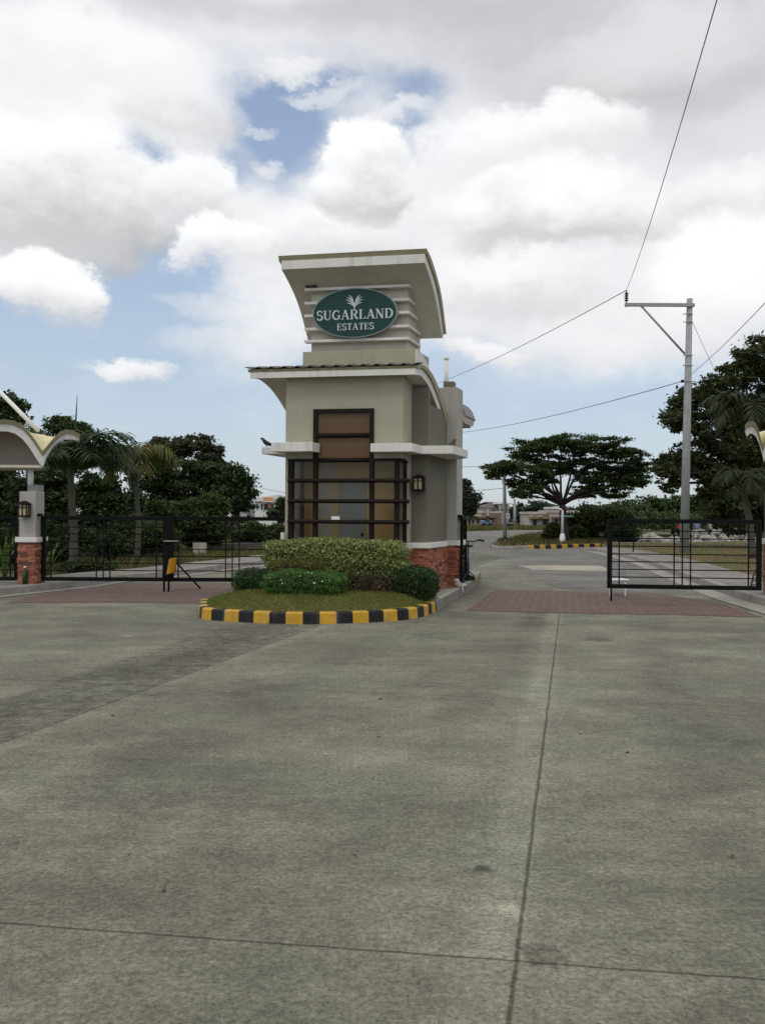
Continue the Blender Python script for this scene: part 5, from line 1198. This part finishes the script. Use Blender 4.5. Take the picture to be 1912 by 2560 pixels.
# hedge's lower right part hangs further down, and its stems
clipped('drooping lower part of the variegated hedge over the dry reddish plant', (P(905,1430,13.8)[0],13.95,.66), (.62,.36,.24), rz, 7500, .058, .026, varieg, 72, .7, 'hedge', .22)
mb = MB(); rr_ = random.Random(3)
for i in range(26):
    x = hx+rr_.uniform(-.95,.95)*hw; y = 14.0+rr_.uniform(-.25,.2)-(x-hx)*.18; mb.tube([(x,y,.2),(x+rr_.uniform(-.05,.05),y,.5),(x+rr_.uniform(-.12,.12),y,ztop-.35)], .012, 5)
st_ = mb.build('stems', M['bark'], hd)
c = P(762,1460,13.15); zt, zb_ = P(762,1426,13.15)[2], P(762,1494,12.85)[2]
clipped('low rounded green shrub with tiny white flowers at the front of the island', (c[0]+.0,13.2,(zt+zb_)/2-.02), (.63,.42,(zt-zb_)/2+.02), rz, 20000, .032, .017, greenf, 73, .6, 'shrub', .14, extra=(white_f, 110, .011))
c = P(750,1417,13.55); clipped('low olive-yellow shrub tucked between the flowering shrub and the hedge', (c[0],13.6,.60), (.47,.26,.21), rz, 7000, .032, .016, olivef, 74, .6, 'shrub', .12)
c = P(655,1450,13.85); clipped('dark green clipped shrub at the left end of the island', (c[0],13.95,.43), (.46,.36,.215), rz, 9500, .032, .017, darkf, 75, .7, 'shrub', .12)
c = P(1034,1455,13.75); clipped('dark green clipped shrub at the right end, before the brick wall', (c[0],13.85,.43), (.385,.38,.265), rz, 11000, .034, .018, darkf, 76, .6, 'shrub', .12)
# dry reddish plant under the hedge
rg = np.random.default_rng(77); pts = []
c = P(925,1462,13.3)
for i in range(90):
    x, y = c[0]+rg.normal()*.22, 13.42+rg.normal()*.10; h = .16+.20*rg.random()
    for k in range(9): pts.append((x+rg.normal()*.03, y+rg.normal()*.03, .30+h*k/9+rg.normal()*.01))
mbx = MB()
for i in range(60):
    x, y = c[0]+rg.normal()*.2, 13.42+rg.normal()*.08; mbx.tube([(x,y,.26),(x+rg.normal()*.03,y,.42),(x+rg.normal()*.07,y+rg.normal()*.03,.58)], .004, 4)
for i, m_ in enumerate(mbx.m): mbx.m[i] = 1
tag(quads_obj('leafy_plant', leaves(pts, .045, .018, rg), [dryf, M['bark']], origin=(c[0],13.42,.28), core=mbx), 'thin dry reddish plant under the right half of the variegated hedge', 'plant')
bush('dark undergrowth right behind the closed gate, left of the thin palm trunk', 262, 1362, 70, 34, 29, 9000, .12, 'dark_leaf', 91)
bush('leafy undergrowth between the thin palm trunk and the middle gate posts', 395, 1345, 60, 36, 30, 8000, .12, 'mid_leaf', 92)
bush('dark undergrowth between the brick pillar and the big palm trunk', 140, 1375, 50, 34, 23.6, 7000, .10, 'dark_leaf', 93)
bush('dark scrub behind the concrete block beyond the gate', 500, 1340, 56, 30, 36.5, 8000, .13, 'dark_leaf', 94)
q = P(1172,1450,18.2); bush('small green grass clump at the far end of the island by the bicycle', 1171, 1446, 14, 9, 18.3, 1500, .06, 'bush_leaf', 81)
# ================================================================== POLES AND WIRES
def pole_top(px, py, Y): return P(px,py,Y)
YP = 34.4; pb = P(1709,1388,YP); pt_ = P(1723,747,YP); up_t = thing('utility_pole', 'tall grey concrete utility pole with one side arm, behind the open gate', 'utility pole', (pb[0],YP,.1))
MB().tube([(pb[0],YP,.1),((pb[0]+pt_[0])/2,YP,pt_[2]/2),(pt_[0],YP,pt_[2])], [.178,.148,.112], 14).build('shaft', M['conc'], up_t)
a = P(1561,764.5,YP-.12); b = P(1735,760,YP-.12)
mb = MB(); d = (b-a)/np.linalg.norm(b-a); mb.box(tuple((a+b)/2),(np.linalg.norm(b-a),.10,.13),0); mb.build('crossarm', M['conc'], up_t)
a2 = P(1602,765,YP-.12); b2__ = P(1711,885,YP-.12); MB().tube([a2, b2__], .045, 6).build('brace', M['conc'], up_t)
for py in (787,807,890,915,955): 
    p = P(1716,py,YP); MB().tube([(p[0]-.2,YP-.13,p[2]),(p[0]+.19,YP-.13,p[2])], .018, 6).build('bolt', M['metal'], up_t)
i0 = P(1565,752,YP-.12); mb = MB()
for k in range(4): mb.tube([(i0[0],i0[1],i0[2]+.09*k),(i0[0],i0[1],i0[2]+.05+.09*k)], [.09,.05], 10)
mb.tube([(i0[0],i0[1],i0[2]-.25),(i0[0],i0[1],i0[2]+.42)], .025, 8); mb.build('insulator', M['wood'], up_t)
cp = P(1705,953,YP-.2); MB().box(tuple(cp),(.10,.10,.10)).build('cable_clamp', M['gate'], up_t)
def wire(label, a, b, sag, r=.013, group='overhead wires'):
    r *= .75
    a, b = np.array(a), np.array(b); n = 20
    pts = [a*(1-i/n)+b*(i/n)-np.array([0,0,sag*4*(i/n)*(1-i/n)]) for i in range(n+1)]
    tag(MB().tube(pts, r, 5).build('power_line', M['wire'], origin=tuple(a)), label, 'wire', group)
ins = (i0[0],i0[1],i0[2]+.42)
e = P(1808,-60,11.5); wire('thick overhead wire rising from the arm\'s insulator to the top of the picture', ins, e, .25, .012)
e = P(1090,959,75); wire('overhead wire running left from the arm\'s insulator down behind the tower', ins, e, .25, .022)
e = P(1135,1083,75); wire('overhead wire running left from the pole\'s middle clamp to the tower', tuple(cp), e, .3, .022)
e = P(1990,672,17); wire('overhead wire rising right from the pole to the right edge', (pt_[0]+.05,YP-.1,P(1729,936,YP)[2]), e, .1, .013)
a = P(1730,806,YP); e = P(1812,985,YP+4); wire('guy wire dropping right from the pole top into the large tree', a, e, 0, .012)
# second and third poles
Yq = 50; b_ = P(1262,1352,Yq); t_ = P(1262,1160,Yq); o2 = thing('utility_pole', 'thin pale pole standing at the tip of the tree verge', 'utility pole', (b_[0],Yq,.1))
MB().tube([(b_[0],Yq,.1),(t_[0]-.05,Yq,t_[2])], [.12,.085], 12).build('shaft', M['conc'], o2)
p = P(1268,1290,Yq); MB().box((p[0],Yq-.2,p[2]),(.2,.12,.35)).build('box', M['white'], o2)
Yq = 95; b_ = P(632,1295,Yq); t_ = P(632,1208,Yq); o3 = thing('utility_pole', 'thin pale pole in front of the white and orange house', 'utility pole', (b_[0],Yq,0))
MB().tube([(b_[0],Yq,0),(t_[0],Yq,t_[2])], [.22,.17], 10).build('shaft', M['conc'], o3)
wire('faint wire from the pole by the orange house right to the tower', t_+np.array([0,0,-.2]), P(760,1236,80), .2, .03)
Yq = 110; b_ = P(1286,1318,Yq); t_ = P(1286,1247,Yq); o4 = thing('utility_pole', 'thin far pole between the brown-roofed house and its pink neighbour', 'utility pole', (b_[0],Yq,0))
MB().tube([(b_[0],Yq,0),(t_[0],Yq,t_[2])], [.2,.15], 8).build('shaft', M['conc'], o4)
wire('faint far wire left of the umbrella-shaped tree, upper one', P(1080,1163,70), P(1240,1164,50), .1, .02)
wire('faint far wire left of the umbrella-shaped tree, lower one', P(1080,1227,70), P(1262,1220,50), .1, .02)
# white garden lamp post by the tree
Yl = 46.3; lb = P(1405,1360,Yl); t = thing('lamp_post', 'short white tapered lamp post in front of the umbrella-shaped tree', 'lamp post', (lb[0],Yl,.14))
z_ = lambda py: P(1405,py,Yl)[2]
MB().tube([(lb[0],Yl,.13),(lb[0],Yl,.22),(lb[0],Yl,z_(1336)),(lb[0],Yl,z_(1334))], [.20,.17,.12,.10], 14).build('base', M['white'], t)
MB().tube([(lb[0],Yl,z_(1334)),(lb[0],Yl,z_(1280)),(lb[0],Yl,z_(1276))], [.085,.055,.05], 12).build('post', M['white'], t)
MB().tube([(lb[0],Yl,z_(1277)),(lb[0]-.1,Yl,z_(1273)),(lb[0]-.2,Yl,z_(1274))], .05, 8).build('lamp_head', M['white'], t)
tb = P(1413,1291,47.8); tag(MB().tube([(tb[0]-.38,47.55,tb[2]),(tb[0]+.38,47.55,tb[2])], .05, 8).build('ribbon', mat('pale_teal', (.25,.36,.35), .7)), 'pale band tied round the umbrella-shaped tree trunk', 'ribbon')
# ================================================================== HOUSES
def hx_box(mb, x0, x1, y0, y1, z0, z1): mb.box(((x0+x1)/2,(y0+y1)/2,(z0+z1)/2),(x1-x0,y1-y0,z1-z0))
M['hpink'] = mat('house_pink', (.44,.38,.34), .85, .08, .4); M['hbeige'] = mat('house_beige', (.50,.45,.34), .85, .08, .4); M['hgrey'] = mat('house_greybeige', (.50,.46,.41), .85, .1, .4)
M['hwhite'] = mat('house_white', (.75,.75,.73), .8, .05, .4); M['horange'] = mat('house_orange', (.60,.30,.11), .8, .06, .4); M['hroof'] = mat('house_roof', (.13,.10,.09), .8, .1, 2); M['hbrick'] = mat('house_brickred', (.22,.145,.12), .85, .1, .6)
M['hwin'] = mat('house_window', (.035,.04,.045), .3, .1, 1); M['hochre'] = mat('house_ochre', (.27,.18,.08), .8, .08, .5)
def house(label, Y, x0p, x1p, ytop, ybot, wallm, windows, roof=None, depth=8, group=None, parts=(), floor_z=0., canopies=True):
    xa, xb = P(x0p,1300,Y)[0], P(x1p,1300,Y)[0]; zt = P((x0p+x1p)/2, ytop, Y)[2]
    t = thing('house', label, 'house', ((xa+xb)/2,Y,0), group); mb = MB(); hx_box(mb, xa, xb, Y, Y+depth, 0, zt); mb.build('wall', wallm, t)
    for (a, b, c, d, kind) in windows:
        wa, wb, wt, wbm = P(a,c,Y)[0], P(b,c,Y)[0], P(a,c,Y)[2], P(a,d,Y)[2]
        mb = MB(); hx_box(mb, wa, wb, Y-.06, Y-.005, max(.05,wbm), wt); fr = mb.build('door' if kind == 'd' else 'window', M['hwin'], t)
        if kind in 'cd':
            mb = MB(); hx_box(mb, wa-.5, wb+.5, Y-.9, Y-.004, wt+.15, wt+.42); mb.build('awning', M['hochre'] if kind == 'c' else M['hbrick'], t)
    for (a, b, c, d, m_, dy) in parts:
        mb = MB(); hx_box(mb, P(a,c,Y)[0], P(b,c,Y)[0], Y+dy, Y+dy+.5 if dy < 0 else Y+dy+.4, max(0,P(a,d,Y)[2]), P(a,c,Y)[2]); mb.build('panel', m_, t)
    if roof:
        kind, rt, over = roof; zr = P((x0p+x1p)/2, rt, Y)[2]; o_ = over
        if kind == 'hip':
            mb = MB(); b4 = [(xa-o_,Y-o_,zt),(xb+o_,Y-o_,zt),(xb+o_,Y+depth+o_,zt),(xa-o_,Y+depth+o_,zt)]; m4 = [(xa+depth*.35,Y+depth*.5,zr),(xb-depth*.2,Y+depth*.5,zr)]
            mb.add(b4+m4, [(0,1,5,4),(1,2,5),(2,3,4,5),(3,0,4),(3,2,1,0)]); mb.build('roof', M['hroof'], t)
        elif kind == 'flat':
            mb = MB(); hx_box(mb, xa-o_, xb+o_, Y-o_, Y+depth, zt+.002, zt+.35); mb.build('roof', wallm, t)
        elif kind == 'shed':
            mb = MB(); mb.hexa([(xa-o_,Y-o_,zt),(xb+o_,Y-o_,zt),(xb+o_,Y+depth,zt),(xa-o_,Y+depth,zt),(xa-o_,Y-o_,zt+.3),(xb+o_,Y-o_,zr),(xb+o_,Y+depth,zr),(xa-o_,Y+depth,zt+.3)]); mb.build('roof', M['hwhite'], t)
    return t
def z6(x, y): return 1140+x/4.13, 1220+y/4.13
def win(lst): return [(*z6(a,c)[:1], z6(b,c)[0], z6(a,c)[1], z6(a,d)[1], k) for a, b, c, d, k in lst]
gh_ = 'far houses beyond the roundabout'
YH = 125
house('two-storey house with brown hipped roof beyond the pink row house', YH+9, z6(215,0)[0], z6(455,0)[0], z6(0,205)[1], 1316, M['hwhite'], win([(310,328,222,258,'w'),(372,392,222,258,'w'),(425,440,222,258,'w')]), ('hip', z6(0,138)[1], .8), 9, gh_)
house('narrow grey and beige house right of the brown-roofed one', YH+6, z6(458,0)[0], z6(540,0)[0], z6(0,165)[1], 1316, M['hgrey'], win([(462,482,215,265,'w'),(500,525,215,265,'w')]), ('shed', z6(0,150)[1], .5), 8, gh_, parts=[(*[z6(530,0)[0]], z6(545,0)[0], z6(0,180)[1], z6(0,215)[1], M['hbeige'], -.6)])
house('white-sided end house just right of the tower gate', YH+2, z6(5,0)[0], z6(100,0)[0], z6(0,262)[1], 1316, M['hwhite'], [], ('flat', 0, .1), 8, gh_)
house('low beige row house with brown awnings, left of the parked blue car', YH, z6(100,0)[0], z6(262,0)[0], z6(0,258)[1], 1316, M['hbeige'], win([(125,145,318,378,'d'),(165,182,325,368,'d'),(218,236,322,368,'d')]), ('flat', 0, .15), 8, gh_)
house('low pink row house with reddish wall behind the blue car', YH+.5, z6(264,0)[0], z6(470,0)[0], z6(0,262)[1], 1316, M['hpink'], win([(272,300,322,375,'d'),(340,365,318,360,'d')]), ('flat', 0, .15), 8, gh_, parts=[(z6(370,0)[0], z6(462,0)[0], z6(0,268)[1], z6(0,395)[1], M['hbrick'], -.4), (z6(315,0)[0], z6(332,0)[0], z6(0,215)[1], z6(0,380)[1], M['hbeige'], -.5)])
house('long pale row house with ochre awnings left of the umbrella-shaped tree', YH-5, z6(752,0)[0], z6(960,0)[0], z6(0,270)[1], 1316, M['hgrey'], win([(790,830,328,390,'c'),(893,935,328,390,'c')]), ('flat', 0, .15), 8, gh_, parts=[(z6(790,0)[0], z6(830,0)[0], z6(0,285)[1], z6(0,312)[1], M['hochre'], -.15), (z6(893,0)[0], z6(938,0)[0], z6(0,280)[1], z6(0,312)[1], M['hochre'], -.15)])
house('grey row house behind the umbrella-shaped tree trunk', YH-6, z6(962,0)[0], z6(1110,0)[0], z6(0,255)[1], 1316, M['hpink'], win([(1015,1050,328,372,'d')]), ('flat', 0, .15), 8, gh_)
house('grey row house right of the umbrella-shaped tree trunk', YH-6, z6(1112,0)[0], z6(1290,0)[0], z6(0,258)[1], 1316, M['hgrey'], win([(1150,1195,328,372,'d')]), ('flat', 0, .15), 8, gh_)
house('small upper storey with ochre roof seen left of the tree trunk', YH+4, z6(1018,0)[0], z6(1095,0)[0], z6(0,215)[1], 1316, M['hwhite'], win([(1025,1040,228,250,'w'),(1068,1085,228,250,'w')]), ('shed', z6(0,188)[1], .4), 7, gh_, parts=[(z6(1022,0)[0], z6(1075,0)[0], z6(0,185)[1], z6(0,212)[1], M['hochre'], -.3)])
def z9(x, y): return 350+x/4.13, 1050+y/4.13
YL = 105; wn_ = [(*z9(a,c)[:1], z9(b,c)[0], z9(a,c)[1], z9(a,d)[1], 'w') for a, b, c, d in ((1205,1218,868,925),(1252,1268,868,928),(1282,1322,868,928),(1356,1380,868,925))]
house('white two-storey house with orange panel and sloping roof left of the tower', YL, z9(1185,0)[0], z9(1382,0)[0], z9(0,840)[1], 1292, M['hwhite'], wn_, ('shed', z9(0,770)[1], .5), 9, None,
      parts=[(z9(1325,0)[0], z9(1352,0)[0], z9(0,855)[1], z9(0,965)[1], M['horange'], -.12), (z9(1285,0)[0], z9(1380,0)[0], z9(0,800)[1], z9(0,836)[1], M['horange'], -.7), (z9(1282,0)[0], z9(1390,0)[0], z9(0,838)[1], z9(0,848)[1], M['hwhite'], -1.0)])
house('low white house mostly hidden by the round dark tree', YL+3, z9(930,0)[0], z9(1100,0)[0], z9(0,955)[1], 1292, M['hwhite'], [(z9(990,0)[0], z9(1010,0)[0], z9(0,970)[1], z9(0,985)[1],'w')], ('flat',0,.2), 8, None)
house('distant white house behind the dark spreading tree', YL+10, z9(85,0)[0], z9(310,0)[0], z9(0,945)[1], 1292, M['hwhite'], [(z9(150,0)[0], z9(175,0)[0], z9(0,958)[1], z9(0,975)[1],'w')], ('flat',0,.2), 8, None)
# dark open shed at the right edge
Ys = 58; x0, x1 = P(1815,1300,Ys)[0], P(1960,1300,Ys)[0]; t = thing('shed', 'dark open shed with a pale grey roof behind the rubble at the right', 'shed', ((x0+x1)/2,Ys,0))
zr, ze = P(1860,1250,Ys)[2], P(1860,1312,Ys)[2]
MB().hexa([(x0+1.1,Ys-.6,ze),(x1,Ys-.6,ze),(x1,Ys+4,zr),(x0+1.1,Ys+4,zr),(x0+1.1,Ys-.6,ze+.12),(x1,Ys-.6,ze+.12),(x1,Ys+4,zr+.12),(x0+1.1,Ys+4,zr+.12)]).build('roof', M['metal'], t)
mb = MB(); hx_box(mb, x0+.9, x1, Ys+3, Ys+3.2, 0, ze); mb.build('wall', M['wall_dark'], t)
for px, m_ in ((1832,'white'),(1862,'wood'),(1812,'conc')):
    x = P(px,1330,Ys)[0]; MB().box((x,Ys-.3,(ze+.1)/2),(.16,.12,ze+.1)).build('post', M[m_], t)
# vehicles far off
def car(label, px0, px1, Y, ytop, col, kind='car'):
    x0, x1 = P(px0,1315,Y)[0], P(px1,1315,Y)[0]; L_ = x1-x0; zt = P(px0,ytop,Y)[2]; zt = min(zt, 2.4); w_ = 1.7
    t = thing('parked_car' if kind == 'car' else 'parked_jeep', label, 'car' if kind == 'car' else 'jeep', ((x0+x1)/2,Y,0)); m_ = mat('paint_'+kind, col, .35, .05, 2, spec=.5)
    prof_ = [(0,.35),(0,.85),(.05,.95),(.22,1.02),(.34,zt-.05),(.40,zt),(.80,zt),(.92,1.05),(1,.95),(1,.35)] if kind == 'car' else [(0,.5),(0,zt-.1),(.03,zt),(.80,zt),(.84,1.2),(1,1.1),(1,.5)]
    mb = MB(); mb.bridge([(x0+L_*a,Y,z) for a, z in prof_], [(x0+L_*a,Y+w_,z) for a, z in prof_]); mb.build('body', m_, t, bevel=.04)
    mb = MB(); wz0, wz1 = 1.05, zt-.12
    for a, b in (((.36,.56),(.58,.80)) if kind == 'car' else ((.08,.28),(.31,.52),(.55,.76))): hx_box(mb, x0+L_*a, x0+L_*b, Y-.02, Y-.004, wz0, wz1)
    mb.build('side_window', M['hwin'], t)
    for a in (.2,.8):
        for yy in (Y-.05, Y+w_-.15):
            c_ = (x0+L_*a, yy, .32); mb = MB().tube([(c_[0],yy,.32),(c_[0],yy+.2,.32)], .32, 18); mb.build('wheel', M['gate'], t)
car('blue car parked in front of the pink row house', z6(272,0)[0]-2, z6(350,0)[0]+4, 117, 1302, (.10,.20,.30))
car('grey boxy jeep parked right of the thin pale pole', z6(527,0)[0], z6(612,0)[0], 110, 1303, (.22,.23,.22), 'jeep')
# ================================================================== RUBBLE, BLOCKS, WALLS
def rubble(label, px0, px1, Y, h, n, seed, zb=.0, group='rubble heaps along the far verge'):
    rr = random.Random(seed); mb = MB(); x0, x1 = P(px0,1340,Y)[0], P(px1,1340,Y)[0]
    for i in range(n):
        f = rr.random(); pk = math.exp(-((f-.5)/.28)**2); x = x0+(x1-x0)*f; z = zb+h*pk*rr.random()**.8; r_ = rr.uniform(.10,.24)
        mb.ell((x, Y+rr.uniform(-.6,.6)*(1-z/(h+.5)), z+.05),(r_*rr.uniform(.8,1.4),r_,r_*rr.uniform(.6,1)),6,4,1,.22,rz=rr.uniform(0,3),rnd=rr)
    for i in range(len(mb.sm)): mb.sm[i] = False
    tag(mb.build('rubble_heap', M['rubble'], origin=((x0+x1)/2,Y,zb)), label, 'rubble', group)
rubble('pointed rubble heap behind the near post of the open gate', 1500, 1585, 52, .85, 150, 1)
rubble('low rubble heap left of the person in red', 1585, 1660, 53, .45, 110, 2)
rubble('scattered rubble between the low heap and the utility pole', 1650, 1720, 53, .18, 70, 3)
rubble('rubble heap just right of the utility pole', 1722, 1775, 52, .75, 110, 4)
rubble('rubble heap in front of the person in grey', 1768, 1812, 52, .70, 100, 5)
rubble('low rubble in front of the shed', 1800, 1905, 53, .40, 110, 6)
# low block wall and concrete block on the left
Yw = 31; x0, x1 = P(95,1400,Yw)[0], P(690,1400,Yw+6)[0]
def seg_wall(label, p0, p1, h, th, name='low_wall', m_='rubble', z0=-.05):
    p0, p1 = np.array(p0), np.array(p1); d = (p1-p0)/np.linalg.norm(p1-p0); nn = np.array([-d[1],d[0]])*th
    tag(MB().prism([tuple(p0),tuple(p1),tuple(p1+nn),tuple(p0+nn)], z0, h).build(name, M[m_]), label, 'wall')
M['hollow'] = mat('hollow_block', (.10,.095,.085), .95, .2, 2.5, bump=.5, bscale=12)
seg_wall('low grey block wall behind the palms, seen through the closed gate', (P(90,1375,27)[0],27), (P(410,1385,31)[0],31), .50, .15, m_='hollow')
seg_wall('low grey rubble wall right of the concrete block beyond the gate', (P(505,1380,36)[0],36), (P(700,1370,39)[0],39), .28, .5, m_='hollow')
q = P(497,1370,34); tag(MB().prism([(q[0]-.24,34),(q[0]+.24,34),(q[0]+.22,34.5),(q[0]-.22,34.5)], -.05, P(497,1355,34)[2]).build('concrete_block', M['rubble'], bevel=.03), 'upright pale concrete block in the grass beyond the closed gate', 'block')
# ================================================================== PEOPLE (far, standing behind the rubble)
def person(label, px, Y, yaw, shirt, trousers, pose, hair=(.02,.015,.012), hgt=1.65, bag=None):
    x = P(px,1330,Y)[0]; t = thing('person', label, 'person', (x,Y,0)); k = hgt/1.7; ca, sa = math.cos(yaw), math.sin(yaw)
    def q(a, b, c): return (a*ca-b*sa, a*sa+b*ca, c)
    J = {}; E_ = []; Rr = []
    V = []; 
    def add(p, r, par=None):
        V.append(tuple(v*k for v in q(*p))); Rr.append(r*k); i = len(V)-1
        if par is not None: E_.append((par, i))
        return i
    pel = add((0,0,.93), .14); wst = add((0,0,1.08), .125, pel); ch = add((0,0,1.28), .155, wst); nk0 = add((0,0,1.43), .075, ch); nk = add((0,-.01,1.49), .055, nk0)
    hd_ = add((0,-.02,1.60), .098, nk); add((0,-.015,1.68), .075, hd_); add((0,-.125,1.585), .018, hd_)
    for s_ in (-1,1): add((s_*.10,-.01,1.60), .022, hd_)
    hands = []
    for s_, (el, ha) in ((-1, pose[0]), (1, pose[1])):
        sh = add((s_*.19,0,1.40), .062, ch); e_ = add(el, .043, sh); h_ = add(ha, .030, e_); d = Vector(ha)-Vector(el); d.normalize(); pm = tuple(Vector(ha)+d*.06); p_ = add(pm, .034, h_)
        lat = d.cross(Vector((0,1,0))); lat = lat.normalized() if lat.length > .1 else Vector((1,0,0))
        for f_, l_ in ((-1.5,.055),(-.5,.07),(.5,.075),(1.5,.065)):
            a = add(tuple(Vector(pm)+lat*.018*f_+d*.045), .010, p_); add(tuple(Vector(pm)+lat*.02*f_+d*(.045+l_)+Vector((0,-.015,0))), .008, a)
        a = add(tuple(Vector(pm)+lat*-.035*s_+d*.01), .011, p_); add(tuple(Vector(pm)+lat*-.05*s_+d*.045), .009, a)
    for s_ in (-1,1):
        hp_ = add((s_*.095,0,.86), .095, pel); kn = add((s_*.11,-.02,.48), .062, hp_); an = add((s_*.12,.02,.09), .042, kn); add((s_*.13,-.13,.045), .036, an)
    me = bpy.data.meshes.new('body'); me.from_pydata(V, E_, []); o = bpy.data.objects.new('body', me); COL.objects.link(o); o.parent = t; me.materials.append(M['skin'])
    sk = o.modifiers.new('skin','SKIN'); me.skin_vertices.new() if not me.skin_vertices else None
    for i, r_ in enumerate(Rr): me.skin_vertices[0].data[i].radius = (r_, r_*(.72 if i in (0,1,2) else 1))
    me.skin_vertices[0].data[0].use_root = True; ss = o.modifiers.new('sub','SUBSURF'); ss.levels = 1; ss.render_levels = 1
    OR[t.name] = (0,0,0)
    def cloth(name, chains, col):
        mb = MB()
        for pts, rs in chains: mb.tube([tuple(v*k for v in q(*p)) for p in pts], [r_*k for r_ in rs], 12)
        return mb.build(name, col, t)
    mb_ch = [([(0,0,.88),(0,0,1.05),(0,0,1.28),(0,0,1.42),(0,0,1.455)], [.175,.16,.185,.14,.07])]
    for s_, (el, ha) in ((-1, pose[0]), (1, pose[1])): m_ = tuple(Vector((s_*.19,0,1.40)).lerp(Vector(el), .75)); mb_ch.append(([(s_*.12,0,1.38),(s_*.19,0,1.39),m_], [.09,.085,.065]))
    cloth('shirt', mb_ch, shirt)
    cloth('trousers', [([(s_*.06,0,.97),(s_*.095,0,.84),(s_*.11,-.02,.48),(s_*.12,.02,.10)], [.13,.125,.088,.075]) for s_ in (-1,1)], trousers)
    MB().ell(tuple(v*k for v in q(0,.012,1.655)), (.105*k,.115*k,.095*k), 12, 8).build('hair', mat('hair', hair, .7, .1, 20), t)
    cloth('shoes', [([(s_*.12,.05,.05),(s_*.13,-.16,.04)], [.055,.045]) for s_ in (-1,1)], M['gate'])
    if bag: MB().ell(tuple(v*k for v in q(*bag)), (.17,.10,.17), 10, 7, .8).build('bag', M['gate'], t)
    return t
down = ((-.27,0,1.12),(-.27,-.05,.86)); downR = ((.27,0,1.12),(.27,-.05,.86)); bent = ((.28,-.03,1.14),(.12,-.24,1.18)); bentL = ((-.28,-.03,1.14),(-.10,-.22,1.20))
red = mat('red_shirt', (.45,.02,.03), .8, .1, 6); blue = mat('blue_shirt', (.20,.28,.46), .8, .1, 6); greys = mat('grey_shirt', (.42,.43,.44), .8, .1, 6); trs = mat('dark_trousers', (.03,.032,.04), .8, .1, 6)
person('small person in a red shirt standing just left of the utility pole', 1696, 56, rad(30), red, trs, (bentL, downR), hgt=1.14, bag=(-.22,-.02,1.0))
person('person in a light blue shirt standing behind the rubble', 1741, 57, rad(0), blue, trs, (down, downR), hgt=1.42)
person('person in a grey shirt carrying a dark bag behind the rubble', 1776, 57, rad(-15), greys, trs, (down, bent), hgt=1.42, bag=(.24,-.1,1.2))
# ================================================================== BIRDS
def bird(label, pos, yaw, s=1.0, col=None, up=.5):
    mb = MB(); ca, sa = math.cos(yaw), math.sin(yaw)
    def q(a, c, b=0): return (pos[0]+(a*ca-b*sa)*s, pos[1]+(a*sa+b*ca)*s, pos[2]+c*s)
    mb.tube([q(-.17,.0),q(-.11,.035),q(-.05,.06),q(.01,.085),(q(.05,.125)),q(.075,.16),q(.10,.165),q(.125,.16)], [.008,.022,.036,.044,.034,.024,.020,.003], 10)
    for b in (-.015,.015): mb.tube([q(.0,.05,b), q(.005,.0,b)], .005, 5)
    for b in (-.035,.035): mb.tube([q(.03,.10,b),q(-.04,.075,b*1.1),q(-.13,.02,b*.5)], [.006,.020,.004], 8)
    return tag(mb.build('bird', col, origin=pos), label, 'bird')
bm = mat('dark_bird', (.03,.032,.038), .6, .1, 10); bb = mat('brown_bird', (.07,.055,.045), .7, .1, 10)
q = P(663,1118,16.2); bird('dark bird perched on the left ledge of the tower', (B3(-2.73,.60,2.756)), rad(172), 1.0, bm)
bird('small brown bird on the top louvre, leftmost of the pair', B3(-1.745,.09,5.521), rad(160), .55, bb); bird('small brown bird on the top louvre, nearer the sign of the pair', B3(-1.62,.09,5.521), rad(20), .6, bb)
bird('hunched brown bird resting on the right end of the tower ledge', B3(.62,1.0,2.741), rad(60), 1.0, bb)
